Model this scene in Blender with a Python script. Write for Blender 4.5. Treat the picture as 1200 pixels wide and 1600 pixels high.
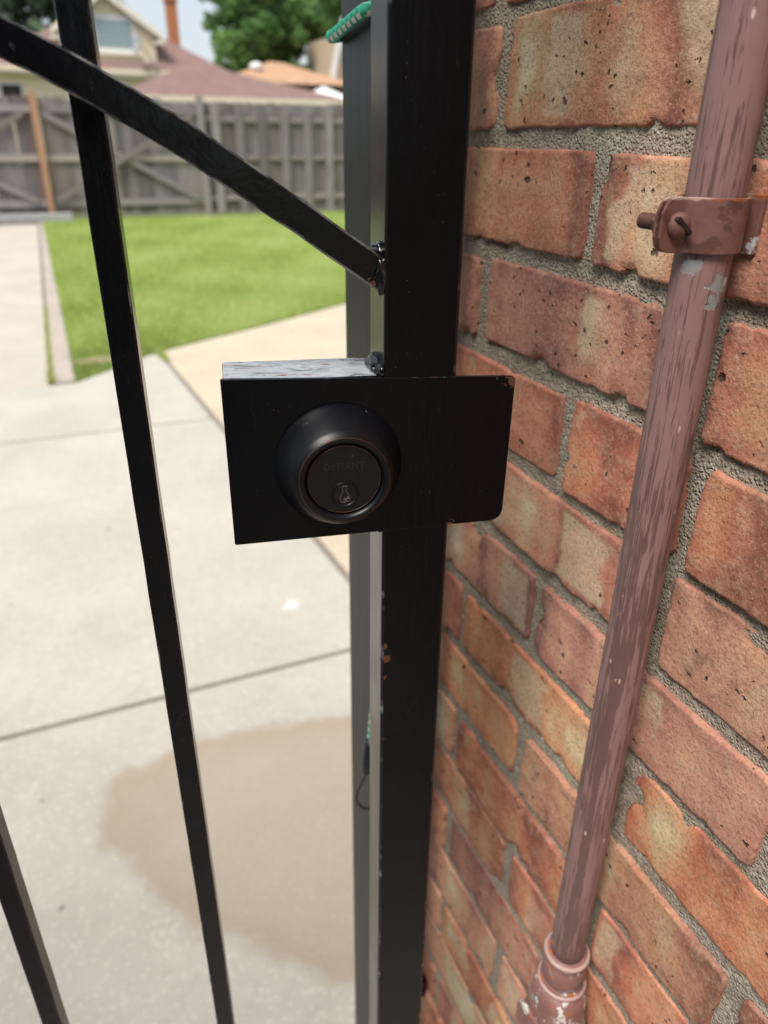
import bpy, bmesh, math, random
import numpy as np
from mathutils import Vector, Matrix, noise as mn

random.seed(7)
sc = bpy.context.scene
for o in list(bpy.data.objects):
    bpy.data.objects.remove(o)
C = sc.collection
rad = math.radians

# ------------------------------------------------------------------ camera
HEAD, PITCH, ROLL, CAM_H = rad(23.4), rad(26.9), rad(0.63), 1.30
f0 = Vector((math.sin(HEAD), math.cos(HEAD), 0)); r0 = Vector((math.cos(HEAD), -math.sin(HEAD), 0))
fw = f0 * math.cos(PITCH) + Vector((0, 0, -math.sin(PITCH)))
up = f0 * math.sin(PITCH) + Vector((0, 0, math.cos(PITCH)))
RV = r0 * math.cos(ROLL) + up * math.sin(ROLL)
UV = up * math.cos(ROLL) - r0 * math.sin(ROLL)
cd = bpy.data.cameras.new('camera')
cam = bpy.data.objects.new('camera', cd); C.objects.link(cam)
m = Matrix((RV, UV, -fw)).transposed().to_4x4()
m.translation = (0, 0, CAM_H)
cam.matrix_world = m
cd.sensor_width = 36; cd.lens = 26; cd.sensor_fit = 'AUTO'
cd.clip_start = 0.01; cd.clip_end = 2000
cd.dof.use_dof = True; cd.dof.focus_distance = 0.355; cd.dof.aperture_fstop = 7.6
sc.camera = cam

# ------------------------------------------------------------------ sky and sun
SUN_DIR = Vector((-0.56, -0.36, 1.02)).normalized()
w = bpy.data.worlds.new('World'); sc.world = w; w.use_nodes = True
nt = w.node_tree; nt.nodes.clear()
wo = nt.nodes.new('ShaderNodeOutputWorld'); bg = nt.nodes.new('ShaderNodeBackground')
sky = nt.nodes.new('ShaderNodeTexSky'); sky.sky_type = 'NISHITA'; sky.sun_disc = False
sky.sun_elevation = math.asin(SUN_DIR.z); sky.sun_rotation = math.atan2(SUN_DIR.x, SUN_DIR.y)
tc = nt.nodes.new('ShaderNodeTexCoord'); mp = nt.nodes.new('ShaderNodeMapping'); mp.inputs['Scale'].default_value = (1, 1, 2.2)
nz = nt.nodes.new('ShaderNodeTexNoise'); nz.inputs['Scale'].default_value = 2.6; nz.inputs['Detail'].default_value = 6; nz.inputs['Roughness'].default_value = 0.55
cr = nt.nodes.new('ShaderNodeValToRGB'); cr.color_ramp.elements[0].position = 0.30; cr.color_ramp.elements[1].position = 0.62
cr.color_ramp.elements[0].color = (0.72,) * 3 + (1,); cr.color_ramp.elements[1].color = (0.97,) * 3 + (1,)
mx = nt.nodes.new('ShaderNodeMix'); mx.data_type = 'RGBA'; mx.inputs[7].default_value = (3.45, 3.7, 3.95, 1)
L = nt.links.new
L(tc.outputs['Generated'], mp.inputs[0]); L(mp.outputs[0], nz.inputs['Vector']); L(nz.outputs[0], cr.inputs[0])
L(cr.outputs[0], mx.inputs[0]); L(sky.outputs[0], mx.inputs[6]); L(mx.outputs[2], bg.inputs[0]); L(bg.outputs[0], wo.inputs[0])
bg.inputs[1].default_value = 0.12
sd = bpy.data.lights.new('sun', 'SUN'); sd.energy = 2.9; sd.angle = rad(26); sd.color = (1, 0.955, 0.88)
sun = bpy.data.objects.new('sun', sd); C.objects.link(sun)
sun.rotation_euler = (-SUN_DIR).to_track_quat('-Z', 'Y').to_euler()
sc.view_settings.view_transform = 'Standard'; sc.view_settings.look = 'None'
sc.view_settings.gamma = 1; sc.view_settings.use_curve_mapping = False
sc.view_settings.exposure = 0.80
sc.cycles.max_bounces = 6; sc.cycles.diffuse_bounces = 3; sc.cycles.glossy_bounces = 3; sc.cycles.transmission_bounces = 2; sc.cycles.caustics_reflective = False


# ------------------------------------------------------------------ helpers
def tag(o, label=None, cat=None, group=None, kind=None):
    if label: o['label'] = label
    if cat: o['category'] = cat
    if group: o['group'] = group
    if kind: o['kind'] = kind
    return o


def empty(name, loc=(0, 0, 0), rz=0):
    o = bpy.data.objects.new(name, None); C.objects.link(o)
    o.location = loc; o.rotation_euler = (0, 0, rz); o.empty_display_size = 0.1
    return o


def link_mesh(name, me, mat, parent=None, loc=(0, 0, 0), smooth=False):
    o = bpy.data.objects.new(name, me); C.objects.link(o)
    if mat is not None and not me.materials: me.materials.append(mat)
    o.location = loc
    if parent: o.parent = parent
    if smooth:
        me.polygons.foreach_set('use_smooth', [True] * len(me.polygons))
    return o


class MB:
    def __init__(s): s.v = []; s.f = []

    def add(s, v, f):
        k = len(s.v); s.v += [tuple(p) for p in v]; s.f += [tuple(i + k for i in q) for q in f]; return s

    def box(s, a, b, mat=None):
        (x0, y0, z0), (x1, y1, z1) = a, b
        v = [(x0, y0, z0), (x1, y0, z0), (x1, y1, z0), (x0, y1, z0), (x0, y0, z1), (x1, y0, z1), (x1, y1, z1), (x0, y1, z1)]
        if mat: v = [mat @ Vector(p) for p in v]
        return s.add(v, [(3, 2, 1, 0), (4, 5, 6, 7), (0, 1, 5, 4), (1, 2, 6, 5), (2, 3, 7, 6), (3, 0, 4, 7)])

    def beam(s, p, q, w, h, upv=(0, 0, 1)):
        p, q = Vector(p), Vector(q); d = (q - p); ln = d.length; d.normalize()
        sv = d.cross(Vector(upv)).normalized(); uv = sv.cross(d)
        M = Matrix((sv, d, uv)).transposed().to_4x4(); M.translation = p
        return s.box((-w / 2, 0, -h / 2), (w / 2, ln, h / 2), M)

    def prism(s, poly, z0, z1):
        n = len(poly)
        a = sum(poly[i][0] * poly[(i + 1) % n][1] - poly[(i + 1) % n][0] * poly[i][1] for i in range(n))
        if a < 0: poly = poly[::-1]
        v = [(x, y, z0) for x, y in poly] + [(x, y, z1) for x, y in poly]
        return s.add(v, [tuple(range(n))[::-1], tuple(range(n, 2 * n))] + [(i, (i + 1) % n, (i + 1) % n + n, i + n) for i in range(n)])

    def sweep(s, pts, r, n=12, cap=True, radii=None, refup=(0, 0, 1), closed=False):
        pts = [Vector(p) for p in pts]; N = len(pts); rings = []
        k0 = len(s.v); prev = None
        for i, p in enumerate(pts):
            if closed: d = pts[(i + 1) % N] - pts[i - 1]
            else: d = pts[min(i + 1, N - 1)] - pts[max(i - 1, 0)]
            d.normalize()
            if prev is None:
                ref = Vector(refup)
                if abs(d.dot(ref)) > 0.95: ref = Vector((1, 0, 0))
                a = (ref - d * ref.dot(d)).normalized()
            else:
                a = (prev - d * prev.dot(d)).normalized()
            prev = a; b = d.cross(a); rr = radii[i] if radii else r
            s.v += [tuple(p + (a * math.cos(t) + b * math.sin(t)) * rr) for t in [2 * math.pi * j / n for j in range(n)]]
        M = N if closed else N - 1
        for i in range(M):
            i2 = (i + 1) % N
            for j in range(n):
                j2 = (j + 1) % n
                s.f.append((k0 + i * n + j, k0 + i * n + j2, k0 + i2 * n + j2, k0 + i2 * n + j))
        if cap and not closed:
            s.f.append(tuple(k0 + j for j in range(n))[::-1]); s.f.append(tuple(k0 + (N - 1) * n + j for j in range(n)))
        return s

    def lathe(s, prof, n=48, M=None, cap=True):
        # profile (r, h) about local z
        k0 = len(s.v)
        for r, h in prof:
            for j in range(n):
                t = 2 * math.pi * j / n; p = Vector((r * math.cos(t), r * math.sin(t), h))
                s.v.append(tuple(M @ p if M else p))
        for i in range(len(prof) - 1):
            for j in range(n):
                j2 = (j + 1) % n
                s.f.append((k0 + i * n + j, k0 + i * n + j2, k0 + (i + 1) * n + j2, k0 + (i + 1) * n + j))
        if cap:
            s.f.append(tuple(k0 + j for j in range(n))[::-1]); s.f.append(tuple(k0 + (len(prof) - 1) * n + j for j in range(n)))
        return s

    def mesh(s, name='mesh'):
        me = bpy.data.meshes.new(name); me.from_pydata(s.v, [], s.f); me.update()
        return me

    def build(s, name, mat, parent=None, loc=(0, 0, 0), smooth=False, bevel=0, seg=2, edge_mat=None):
        me = s.mesh(name)
        o = link_mesh(name, me, mat, parent, loc, smooth)
        if edge_mat: me.materials.append(edge_mat)
        if bevel:
            b = o.modifiers.new('bevel', 'BEVEL'); b.width = bevel; b.segments = seg; b.limit_method = 'ANGLE'; b.angle_limit = rad(35)
            if edge_mat: b.material = 1
        return o


def set_smooth_angle(o, ang=35):
    me = o.data
    me.polygons.foreach_set('use_smooth', [True] * len(me.polygons))
    bm = bmesh.new(); bm.from_mesh(me)
    for e in bm.edges:
        if len(e.link_faces) == 2 and e.calc_face_angle(0) > rad(ang): e.smooth = False
    bm.to_mesh(me); bm.free()
    return o


# ------------------------------------------------------------------ materials
class NG:
    """small node-graph helper"""
    def __init__(s, name):
        s.m = bpy.data.materials.new(name); s.m.use_nodes = True
        s.t = s.m.node_tree; s.n = s.t.nodes
        s.b = s.n['Principled BSDF']; s.tc = s.n.new('ShaderNodeTexCoord'); s.oi = None

    def link(s, a, b): s.t.links.new(a, b)

    def put(s, inp, v):
        if isinstance(v, bpy.types.NodeSocket): s.link(v, inp)
        else: inp.default_value = v

    def obj(s): return s.tc.outputs['Object']

    def pos(s):
        g = s.n.new('ShaderNodeNewGeometry'); return g.outputs['Position']

    def rnd(s):
        if not s.oi: s.oi = s.n.new('ShaderNodeObjectInfo')
        return s.oi.outputs['Random']

    def attr(s, name):
        a = s.n.new('ShaderNodeAttribute'); a.attribute_name = name; return a.outputs['Fac']

    def mapv(s, v, scale=(1, 1, 1), loc=(0, 0, 0), rot=(0, 0, 0)):
        k = s.n.new('ShaderNodeMapping'); s.put(k.inputs[0], v)
        s.put(k.inputs['Scale'], scale); s.put(k.inputs['Location'], loc); s.put(k.inputs['Rotation'], rot)
        return k.outputs[0]

    def noise(s, v, scale, detail=4, rough=0.5, dist=0, out=0):
        k = s.n.new('ShaderNodeTexNoise'); s.put(k.inputs['Vector'], v)
        k.inputs['Scale'].default_value = scale; k.inputs['Detail'].default_value = detail
        k.inputs['Roughness'].default_value = rough; k.inputs['Distortion'].default_value = dist
        return k.outputs[out]

    def voro(s, v, scale, feature='F1', out='Distance', rnd=1.0):
        k = s.n.new('ShaderNodeTexVoronoi'); k.feature = feature; s.put(k.inputs['Vector'], v)
        k.inputs['Scale'].default_value = scale; k.inputs['Randomness'].default_value = rnd
        return k.outputs[out]

    def math(s, op, a, b=0.0, c=0.0, clamp=False):
        k = s.n.new('ShaderNodeMath'); k.operation = op; k.use_clamp = clamp
        s.put(k.inputs[0], a); s.put(k.inputs[1], b); s.put(k.inputs[2], c); return k.outputs[0]

    def vmath(s, op, a, b=(0, 0, 0), out=0):
        k = s.n.new('ShaderNodeVectorMath'); k.operation = op; s.put(k.inputs[0], a); s.put(k.inputs[1], b); return k.outputs[out]

    def step(s, v, lo, hi, a=0.0, b=1.0):
        k = s.n.new('ShaderNodeMapRange'); k.interpolation_type = 'SMOOTHSTEP'
        s.put(k.inputs[0], v); s.put(k.inputs[1], lo); s.put(k.inputs[2], hi); s.put(k.inputs[3], a); s.put(k.inputs[4], b)
        return k.outputs[0]

    def mix(s, f, a, b, mode='MIX'):
        k = s.n.new('ShaderNodeMix'); k.data_type = 'RGBA'; k.blend_type = mode; k.clamp_factor = True
        s.put(k.inputs[0], f)
        for i, v in ((6, a), (7, b)):
            s.put(k.inputs[i], v if isinstance(v, bpy.types.NodeSocket) else (*v, 1) if len(v) == 3 else v)
        return k.outputs[2]

    def ramp(s, f, stops):
        k = s.n.new('ShaderNodeValToRGB'); e = k.color_ramp.elements
        while len(e) < len(stops): e.new(0.5)
        for i, (p, c) in enumerate(stops): e[i].position = p; e[i].color = (*c, 1)
        s.put(k.inputs[0], f); return k.outputs[0]

    def sep(s, v):
        k = s.n.new('ShaderNodeSeparateXYZ'); s.put(k.inputs[0], v); return k.outputs

    def comb(s, x=0.0, y=0.0, z=0.0):
        k = s.n.new('ShaderNodeCombineXYZ'); s.put(k.inputs[0], x); s.put(k.inputs[1], y); s.put(k.inputs[2], z); return k.outputs[0]

    def bump(s, h, strength=0.5, dist=0.001, prev=None):
        k = s.n.new('ShaderNodeBump'); s.put(k.inputs['Height'], h); k.inputs['Strength'].default_value = strength
        k.inputs['Distance'].default_value = dist
        if prev is not None: s.link(prev, k.inputs['Normal'])
        return k.outputs[0]

    def out(s, color=None, rough=None, normal=None, metal=None, spec=None):
        if color is not None: s.put(s.b.inputs['Base Color'], color if isinstance(color, bpy.types.NodeSocket) else (*color, 1))
        if rough is not None: s.put(s.b.inputs['Roughness'], rough)
        if metal is not None: s.put(s.b.inputs['Metallic'], metal)
        if spec is not None: s.put(s.b.inputs['Specular IOR Level'], spec)
        if normal is not None: s.link(normal, s.b.inputs['Normal'])
        return s.m


def spots(g, pos, pts, namp=0.004, nscale=220, soft=0.75):
    """union of irregular spots at listed places: (x, y, z, radius)"""
    n = g.noise(pos, nscale, 4, 0.65); off = g.math('MULTIPLY', g.math('SUBTRACT', n, 0.5), namp * 4)
    res = None
    for (x, y, z, r) in pts:
        d = g.math('ADD', g.vmath('DISTANCE', pos, (x, y, z), out='Value'), off)
        k = g.step(d, r, r * soft)
        res = k if res is None else g.math('MAXIMUM', res, k)
    return res


def mat_black_paint(name='black_paint', chips=(), streak=(1, 1, 0.06), sheen_rust_top=False, wavy=0.22, spec=0.13, dust_sheen=0.08):
    g = NG(name); p = g.obj()
    st = g.noise(g.mapv(p, streak), 520, 3, 0.55)
    fine = g.noise(p, 900, 3, 0.6)
    big = g.noise(p, 38, 4, 0.6)
    h = g.math('ADD', g.math('MULTIPLY', st, 0.8), g.math('MULTIPLY', fine, 0.25))
    nrm = g.bump(h, 0.16, 0.0005)
    nrm = g.bump(big, wavy, 0.0012, nrm)
    col = g.mix(big, (0.0018, 0.0021, 0.0030), (0.0034, 0.0036, 0.0044))
    # dusty specks and dried splashes; on welds the smears paint sky sheen
    v = g.voro(p, 330, out='Distance'); rn = g.noise(p, 60, 2)
    sp = g.math('MULTIPLY', g.step(v, 0.10, 0.04), g.step(rn, 0.55, 0.64))
    col = g.mix(g.math('MULTIPLY', sp, 0.20), col, (0.32, 0.32, 0.31))
    sm = g.noise(g.mapv(p, (1, 1, 0.5)), 110, 6, 0.75, 0.8)
    col = g.mix(g.math('MULTIPLY', g.step(sm, 0.62, 0.76), dust_sheen), col, (0.16, 0.17, 0.19))
    rough = g.math('ADD', 0.07, g.math('ADD', g.math('MULTIPLY', big, 0.14), g.math('MULTIPLY', st, 0.14)))
    if sheen_rust_top:  # sky reflection painted pale on upward faces, with scuffs and rust
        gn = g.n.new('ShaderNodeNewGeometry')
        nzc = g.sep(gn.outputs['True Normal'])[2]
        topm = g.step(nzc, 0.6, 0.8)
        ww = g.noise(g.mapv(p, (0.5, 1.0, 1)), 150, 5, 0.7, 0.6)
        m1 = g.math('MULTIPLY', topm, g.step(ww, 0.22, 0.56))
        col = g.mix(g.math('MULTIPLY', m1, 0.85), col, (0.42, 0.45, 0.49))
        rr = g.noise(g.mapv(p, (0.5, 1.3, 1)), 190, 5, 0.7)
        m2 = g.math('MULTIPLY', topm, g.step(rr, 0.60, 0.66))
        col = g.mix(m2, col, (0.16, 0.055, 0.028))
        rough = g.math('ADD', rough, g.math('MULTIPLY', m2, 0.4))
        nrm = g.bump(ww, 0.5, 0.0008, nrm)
    if chips:
        k = spots(g, p, chips)
        rc = g.mix(g.noise(p, 500, 4), (0.075, 0.026, 0.016), (0.15, 0.062, 0.040))
        col = g.mix(k, col, rc); rough = g.math('ADD', rough, g.math('MULTIPLY', k, 0.5))
        nrm = g.bump(g.math('SUBTRACT', 1.0, k), 0.8, 0.0006, nrm)
    return g.out(col, rough, nrm, spec=spec)


def mat_jamb():
    g = NG('satin_black_post'); p = g.obj()
    st = g.noise(g.mapv(p, (1, 1, 0.03)), 260, 3, 0.5)
    big = g.noise(p, 14, 3)
    col = g.mix(big, (0.007, 0.007, 0.0085), (0.012, 0.0118, 0.013))
    k = spots(g, p, [(0.012, 0.0, 1.395, 0.014), (0.03, 0.0, 1.38, 0.008), (0.0, 0.02, 1.40, 0.012)], 0.006, 90)
    col = g.mix(k, col, (0.20, 0.075, 0.05))
    return g.out(col, g.math('ADD', 0.34, g.math('MULTIPLY', st, 0.1)), g.bump(st, 0.2, 0.0004), spec=0.22)


def mat_brick():
    g = NG('flashed_brick'); r = g.rnd()
    off = g.comb(g.math('MULTIPLY', r, 37.0), g.math('MULTIPLY', r, 91.0), g.math('MULTIPLY', r, 53.0))
    p0 = g.obj(); p = g.vmath('ADD', p0, off)
    edge = g.attr('edge')
    # kiln-flash bands running up the face
    wob = g.noise(p, 22, 3, 0.6, out=1)
    pw = g.vmath('ADD', p, g.vmath('MULTIPLY', wob, (0.0, 0.030, 0.012)))
    band = g.noise(g.mapv(pw, (0.3, 1, 0.16)), 26, 2, 0.45)
    blot = g.noise(p, 13, 3, 0.6)
    f = g.math('ADD', g.math('MULTIPLY', band, 0.74), g.math('MULTIPLY', blot, 0.30))
    f = g.math('ADD', f, g.math('MULTIPLY', g.math('SUBTRACT', r, 0.65), 0.10))
    # firing leaves the arrises redder than the middle
    f = g.math('SUBTRACT', f, g.math('MULTIPLY', g.math('SUBTRACT', 1.0, edge), 0.09))
    col = g.ramp(f, [(0.34, (0.22, 0.085, 0.062)), (0.43, (0.385, 0.155, 0.104)), (0.51, (0.45, 0.212, 0.130)), (0.58, (0.465, 0.260, 0.160)), (0.645, (0.49, 0.345, 0.225)), (0.70, (0.55, 0.475, 0.33))])
    r2 = g.math('FRACT', g.math('MULTIPLY', r, 7.31))
    hs = g.n.new('ShaderNodeHueSaturation'); g.put(hs.inputs['Color'], col)
    g.put(hs.inputs['Value'], g.math('ADD', 0.90, g.math('MULTIPLY', r2, 0.36)))
    g.put(hs.inputs['Saturation'], g.math('ADD', 0.91, g.math('MULTIPLY', g.math('FRACT', g.math('MULTIPLY', r, 13.7)), 0.22)))
    g.put(hs.inputs['Hue'], g.math('ADD', 0.496, g.math('MULTIPLY', r, 0.010)))
    col = hs.outputs[0]
    # pale kiln patches with fairly crisp sides
    py = g.sep(pw)[1]
    sw = g.math('FRACT', g.math('ADD', g.math('MULTIPLY', py, 10.5), g.math('MULTIPLY', g.noise(p, 30, 3, 0.6), 0.35)))
    pm_ = g.step(g.math('ABSOLUTE', g.math('SUBTRACT', sw, 0.5)), 0.26, 0.20)
    pm_ = g.math('MULTIPLY', pm_, g.step(g.noise(g.mapv(p, (1, 1, 0.5), loc=(4, 4, 4)), 11, 2), 0.51, 0.60))
    pm_ = g.math('MULTIPLY', pm_, g.step(g.math('ADD', edge, g.math('MULTIPLY', blot, 0.5)), 0.42, 0.66))
    col = g.mix(g.math('MULTIPLY', pm_, 0.62), col, (0.50, 0.42, 0.29))
    n1 = g.noise(p, 105, 4, 0.75); col = g.mix(g.step(n1, 0.40, 0.72, 0.0, 0.30), col, (0.56, 0.42, 0.29))
    n2 = g.noise(p, 480, 2, 0.7); col = g.mix(g.step(n2, 0.51, 0.67, 0.0, 0.50), col, (0.18, 0.082, 0.056)); col = g.mix(g.step(n2, 0.44, 0.31, 0.0, 0.28), col, (0.62, 0.45, 0.33))
    # pits and dark iron spots
    pv = g.vmath('ADD', p, g.vmath('MULTIPLY', g.noise(p, 300, 3, out=1), (0.004, 0.006, 0.004)))
    v = g.voro(pv, 150); dens = g.noise(p, 60, 2, 0.6)
    pit = g.math('MULTIPLY', g.step(v, 0.24, 0.12), g.step(g.math('SUBTRACT', dens, g.math('MULTIPLY', r2, 0.16)), 0.50, 0.56))
    v2 = g.voro(g.mapv(pv, (1, 0.8, 1.2)), 46); pit2 = g.math('MULTIPLY', g.step(v2, 0.125, 0.06), g.step(g.math('ADD', g.noise(p, 24, 1), g.math('MULTIPLY', r2, 0.10)), 0.56, 0.62))
    pits = g.math('MAXIMUM', pit, pit2)
    col = g.mix(g.math('MULTIPLY', pits, 0.86), col, (0.045, 0.028, 0.02))
    soot = g.step(g.noise(p, 15, 3, 0.65), 0.60, 0.74); soot = g.math('MULTIPLY', soot, g.step(r, 0.80, 0.9))
    col = g.mix(g.math('MULTIPLY', soot, 0.8), col, (0.05, 0.042, 0.038))
    col = g.mix(g.step(edge, 0.09, 0.0, 0.0, 0.22), col, (0.45, 0.20, 0.145))
    h = g.math('ADD', g.math('MULTIPLY', n1, 0.5), g.math('MULTIPLY', n2, 0.22))
    nrm = g.bump(h, 1.0, 0.0021)
    nrm = g.bump(g.math('SUBTRACT', 1.0, pits), 1.0, 0.0020, nrm)
    return g.out(col, g.math('ADD', 0.72, g.math('MULTIPLY', n1, 0.2)), nrm, spec=0.3)


def mat_mortar():
    g = NG('sandy_mortar'); p = g.obj()
    n1 = g.noise(p, 28, 3, 0.6); n2 = g.noise(p, 330, 3, 0.7)
    v = g.voro(p, 520, out='Distance'); vc = g.voro(p, 520, out='Color')
    n0 = g.noise(p, 7, 2, 0.6)
    col = g.mix(n1, (0.225, 0.182, 0.135), (0.43, 0.365, 0.285))
    col = g.mix(g.step(n0, 0.40, 0.65, 0, 0.45), col, (0.33, 0.295, 0.245))
    col = g.mix(g.step(n2, 0.48, 0.7, 0, 0.4), col, (0.13, 0.108, 0.088))
    grain = g.step(g.sep(vc)[0], 0.80, 0.9); col = g.mix(g.math('MULTIPLY', grain, 0.55), col, (0.50, 0.46, 0.40))
    nrm = g.bump(g.math('ADD', n2, g.math('MULTIPLY', g.step(v, 0.6, 0.1), 0.5)), 1.0, 0.0019)
    return g.out(col, 0.93, nrm, spec=0.2)


def mat_pipe():
    g = NG('peeling_mauve_paint'); p = g.obj()
    st = g.noise(g.mapv(p, (1, 1, 0.055)), 560, 4, 0.62, 0.4)
    big = g.noise(g.mapv(p, (1, 1, 0.22)), 34, 3, 0.5)
    f = g.math('ADD', g.math('MULTIPLY', st, 0.66), g.math('MULTIPLY', big, 0.46))
    k = g.step(f, 0.55, 0.61)
    xyz = g.sep(p); tt = g.math('MULTIPLY', g.math('SUBTRACT', xyz[0], xyz[1]), 0.707)
    tt = g.math('ADD', tt, g.math('MULTIPLY', g.math('SUBTRACT', g.noise(g.mapv(p, (1, 1, 0.2)), 150, 4, 0.65), 0.5), 0.012))
    long_ = g.math('MULTIPLY', g.step(g.math('ABSOLUTE', g.math('ADD', tt, 0.0015)), 0.0036, 0.0022), g.step(g.math('ADD', xyz[2], g.math('MULTIPLY', big, 0.15)), 1.17, 1.12))
    k = g.math('MAXIMUM', k, long_)
    col = g.mix(g.noise(p, 60, 4), (0.215, 0.122, 0.118), (0.270, 0.160, 0.155))
    col = g.mix(g.math('MULTIPLY', k, 0.74), col, (0.092, 0.047, 0.043))
    # old coats: orange primer and bare zinc
    m = g.noise(g.mapv(p, (1, 1, 0.45), loc=(3.1, 0.2, 1.7)), 85, 5, 0.6)
    sp = spots(g, p, [(0.000, -0.0115, 1.2460, 0.0050), (-0.001, -0.0115, 1.2400, 0.0034), (-0.010, -0.006, 1.2540, 0.0042)], 0.004, 260)
    zinc = g.math('MAXIMUM', g.step(m, 0.70, 0.725), sp)
    prim = g.math('SUBTRACT', g.math('MAXIMUM', g.step(m, 0.675, 0.70), g.step(sp, 0.02, 0.3)), zinc, clamp=True)
    col = g.mix(prim, col, (0.42, 0.22, 0.16)); col = g.mix(zinc, col, (0.24, 0.24, 0.235))
    fl = g.step(g.voro(g.mapv(p, (1, 1, 0.4)), 150), 0.15, 0.07); fl = g.math('MULTIPLY', fl, g.step(g.noise(p, 40), 0.50, 0.58))
    col = g.mix(fl, col, (0.55, 0.42, 0.38))
    h = g.math('SUBTRACT', g.math('MULTIPLY', g.math('SUBTRACT', 1.0, k), 0.6), zinc)
    nrm = g.bump(h, 0.7, 0.0005); nrm = g.bump(st, 0.5, 0.0006, nrm)
    return g.out(col, g.math('SUBTRACT', 0.46, g.math('MULTIPLY', k, 0.10)), nrm, spec=0.45)


def mat_fitting(name, white=0.5):
    g = NG(name); p = g.obj()
    n = g.noise(p, 70, 5, 0.62); col = g.mix(n, (0.16, 0.075, 0.062), (0.30, 0.155, 0.135))
    a = g.noise(g.mapv(p, loc=(5, 1, 2)), 95, 5, 0.65)
    col = g.mix(g.step(a, 0.58, 0.61), col, (0.24, 0.22, 0.20))
    b = g.noise(g.mapv(p, loc=(1, 7, 2)), 60, 5, 0.68)
    col = g.mix(g.math('MULTIPLY', g.step(b, white, white + 0.03), 1.0), col, (0.58, 0.53, 0.50))
    col = g.mix(g.step(g.noise(g.mapv(p, loc=(9, 7, 2)), 120, 4), 0.63, 0.67), col, (0.34, 0.11, 0.045))
    return g.out(col, 0.5, g.bump(n, 0.7, 0.001), spec=0.4)


def mat_concrete(name, base, wet=False):
    g = NG(name); p = g.pos()
    n1 = g.noise(p, 2.2, 5, 0.6); n2 = g.noise(p, 26, 5, 0.65); n3 = g.noise(p, 260, 4, 0.7)
    dk = tuple(c * 0.93 for c in base); lt = tuple(min(1, c * 1.05) for c in base)
    col = g.mix(g.step(n1, 0.35, 0.65), dk, lt)
    col = g.mix(g.step(n2, 0.45, 0.75, 0, 0.28), col, tuple(c * 0.70 for c in base))
    col = g.mix(g.step(n3, 0.52, 0.72, 0, 0.38), col, tuple(c * 0.55 for c in base))
    v = g.voro(p, 150, out='Color'); col = g.mix(g.math('MULTIPLY', g.step(g.sep(v)[1], 0.84, 0.92), 0.35), col, tuple(min(1, c * 1.35) for c in base))
    rough = 0.85
    if wet:
        xyz = g.sep(p)
        wob = g.noise(p, 6.5, 5, 0.6, 0.2)
        # rinsed patch left by the hose: an egg leaning across the slab
        dx = g.math('SUBTRACT', xyz[0], 0.46); dy = g.math('SUBTRACT', xyz[1], 0.985)
        a = rad(-31); ca, sa = math.cos(a), math.sin(a)
        u = g.math('ADD', g.math('MULTIPLY', dx, ca), g.math('MULTIPLY', dy, sa))
        vv = g.math('ADD', g.math('MULTIPLY', dx, -sa), g.math('MULTIPLY', dy, ca))
        d = g.math('SQRT', g.math('ADD', g.math('POWER', g.math('DIVIDE', u, 0.62), 2.0), g.math('POWER', g.math('DIVIDE', vv, 0.32), 2.0)))
        d = g.math('ADD', d, g.math('MULTIPLY', g.math('SUBTRACT', wob, 0.5), 0.42))
        k = g.step(d, 1.06, 0.94)
        rim = g.math('MULTIPLY', k, g.step(d, 0.70, 0.98, 0.72, 1.0))
        wc = g.mix(g.step(n3, 0.4, 0.75), (0.385, 0.318, 0.232), (0.26, 0.21, 0.148))
        col = g.mix(g.math('MULTIPLY', rim, 0.88), col, wc)
        rough = g.math('SUBTRACT', 0.85, g.math('MULTIPLY', k, 0.25))
        wsp = spots(g, p, [(0.50, 1.873, 0.0, 0.032), (0.475, 1.865, 0.0, 0.016)], 0.016, 26, 0.3)
        col = g.mix(g.math('MULTIPLY', wsp, 0.6), col, (0.75, 0.76, 0.80))
        dsp = spots(g, p, [(-0.19, 1.065, 0.0, 0.006), (0.02, 2.6, 0.0, 0.012), (-0.30, 2.2, 0.0, 0.007), (0.25, 3.1, 0.0, 0.010), (-0.22, 1.35, 0.0, 0.004)], 0.006, 60, 0.4)
        col = g.mix(g.math('MULTIPLY', dsp, 0.6), col, (0.10, 0.09, 0.085))
    nrm = g.bump(g.math('ADD', n3, g.math('MULTIPLY', n2, 0.6)), 0.6, 0.003)
    return g.out(col, rough, nrm, spec=0.3)


def mat_wood(name, a, b, c):
    g = NG(name); r = g.rnd()
    p = g.vmath('ADD', g.obj(), g.comb(g.math('MULTIPLY', r, 19), g.math('MULTIPLY', r, 7), g.math('MULTIPLY', r, 31)))
    gr = g.noise(g.mapv(p, (1, 1, 0.07)), 46, 5, 0.65, 0.3); bl = g.noise(g.mapv(p, (1, 1, 0.4)), 3.2, 4, 0.6)
    col = g.mix(g.step(gr, 0.3, 0.7), a, b)
    col = g.mix(g.math('MULTIPLY', g.step(g.math('ADD', g.math('MULTIPLY', bl, 0.7), g.math('MULTIPLY', r, 0.35)), 0.50, 0.70), 0.7), col, c)
    hs = g.n.new('ShaderNodeHueSaturation'); g.put(hs.inputs['Color'], col)
    g.put(hs.inputs['Value'], g.math('ADD', 0.62, g.math('MULTIPLY', g.math('FRACT', g.math('MULTIPLY', r, 9.7)), 0.72)))
    return g.out(hs.outputs[0], 0.85, g.bump(gr, 0.5, 0.004), spec=0.2)


def mat_plain(name, col, rough=0.7, var=0.12, scale=6, metal=0, bump=0.0):
    g = NG(name); n = g.noise(g.obj(), scale, 5, 0.6)
    c = g.mix(n, tuple(x * (1 - var) for x in col), tuple(min(1, x * (1 + var)) for x in col))
    return g.out(c, rough, g.bump(n, bump, 0.01) if bump else None, metal=metal, spec=0.4)


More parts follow.
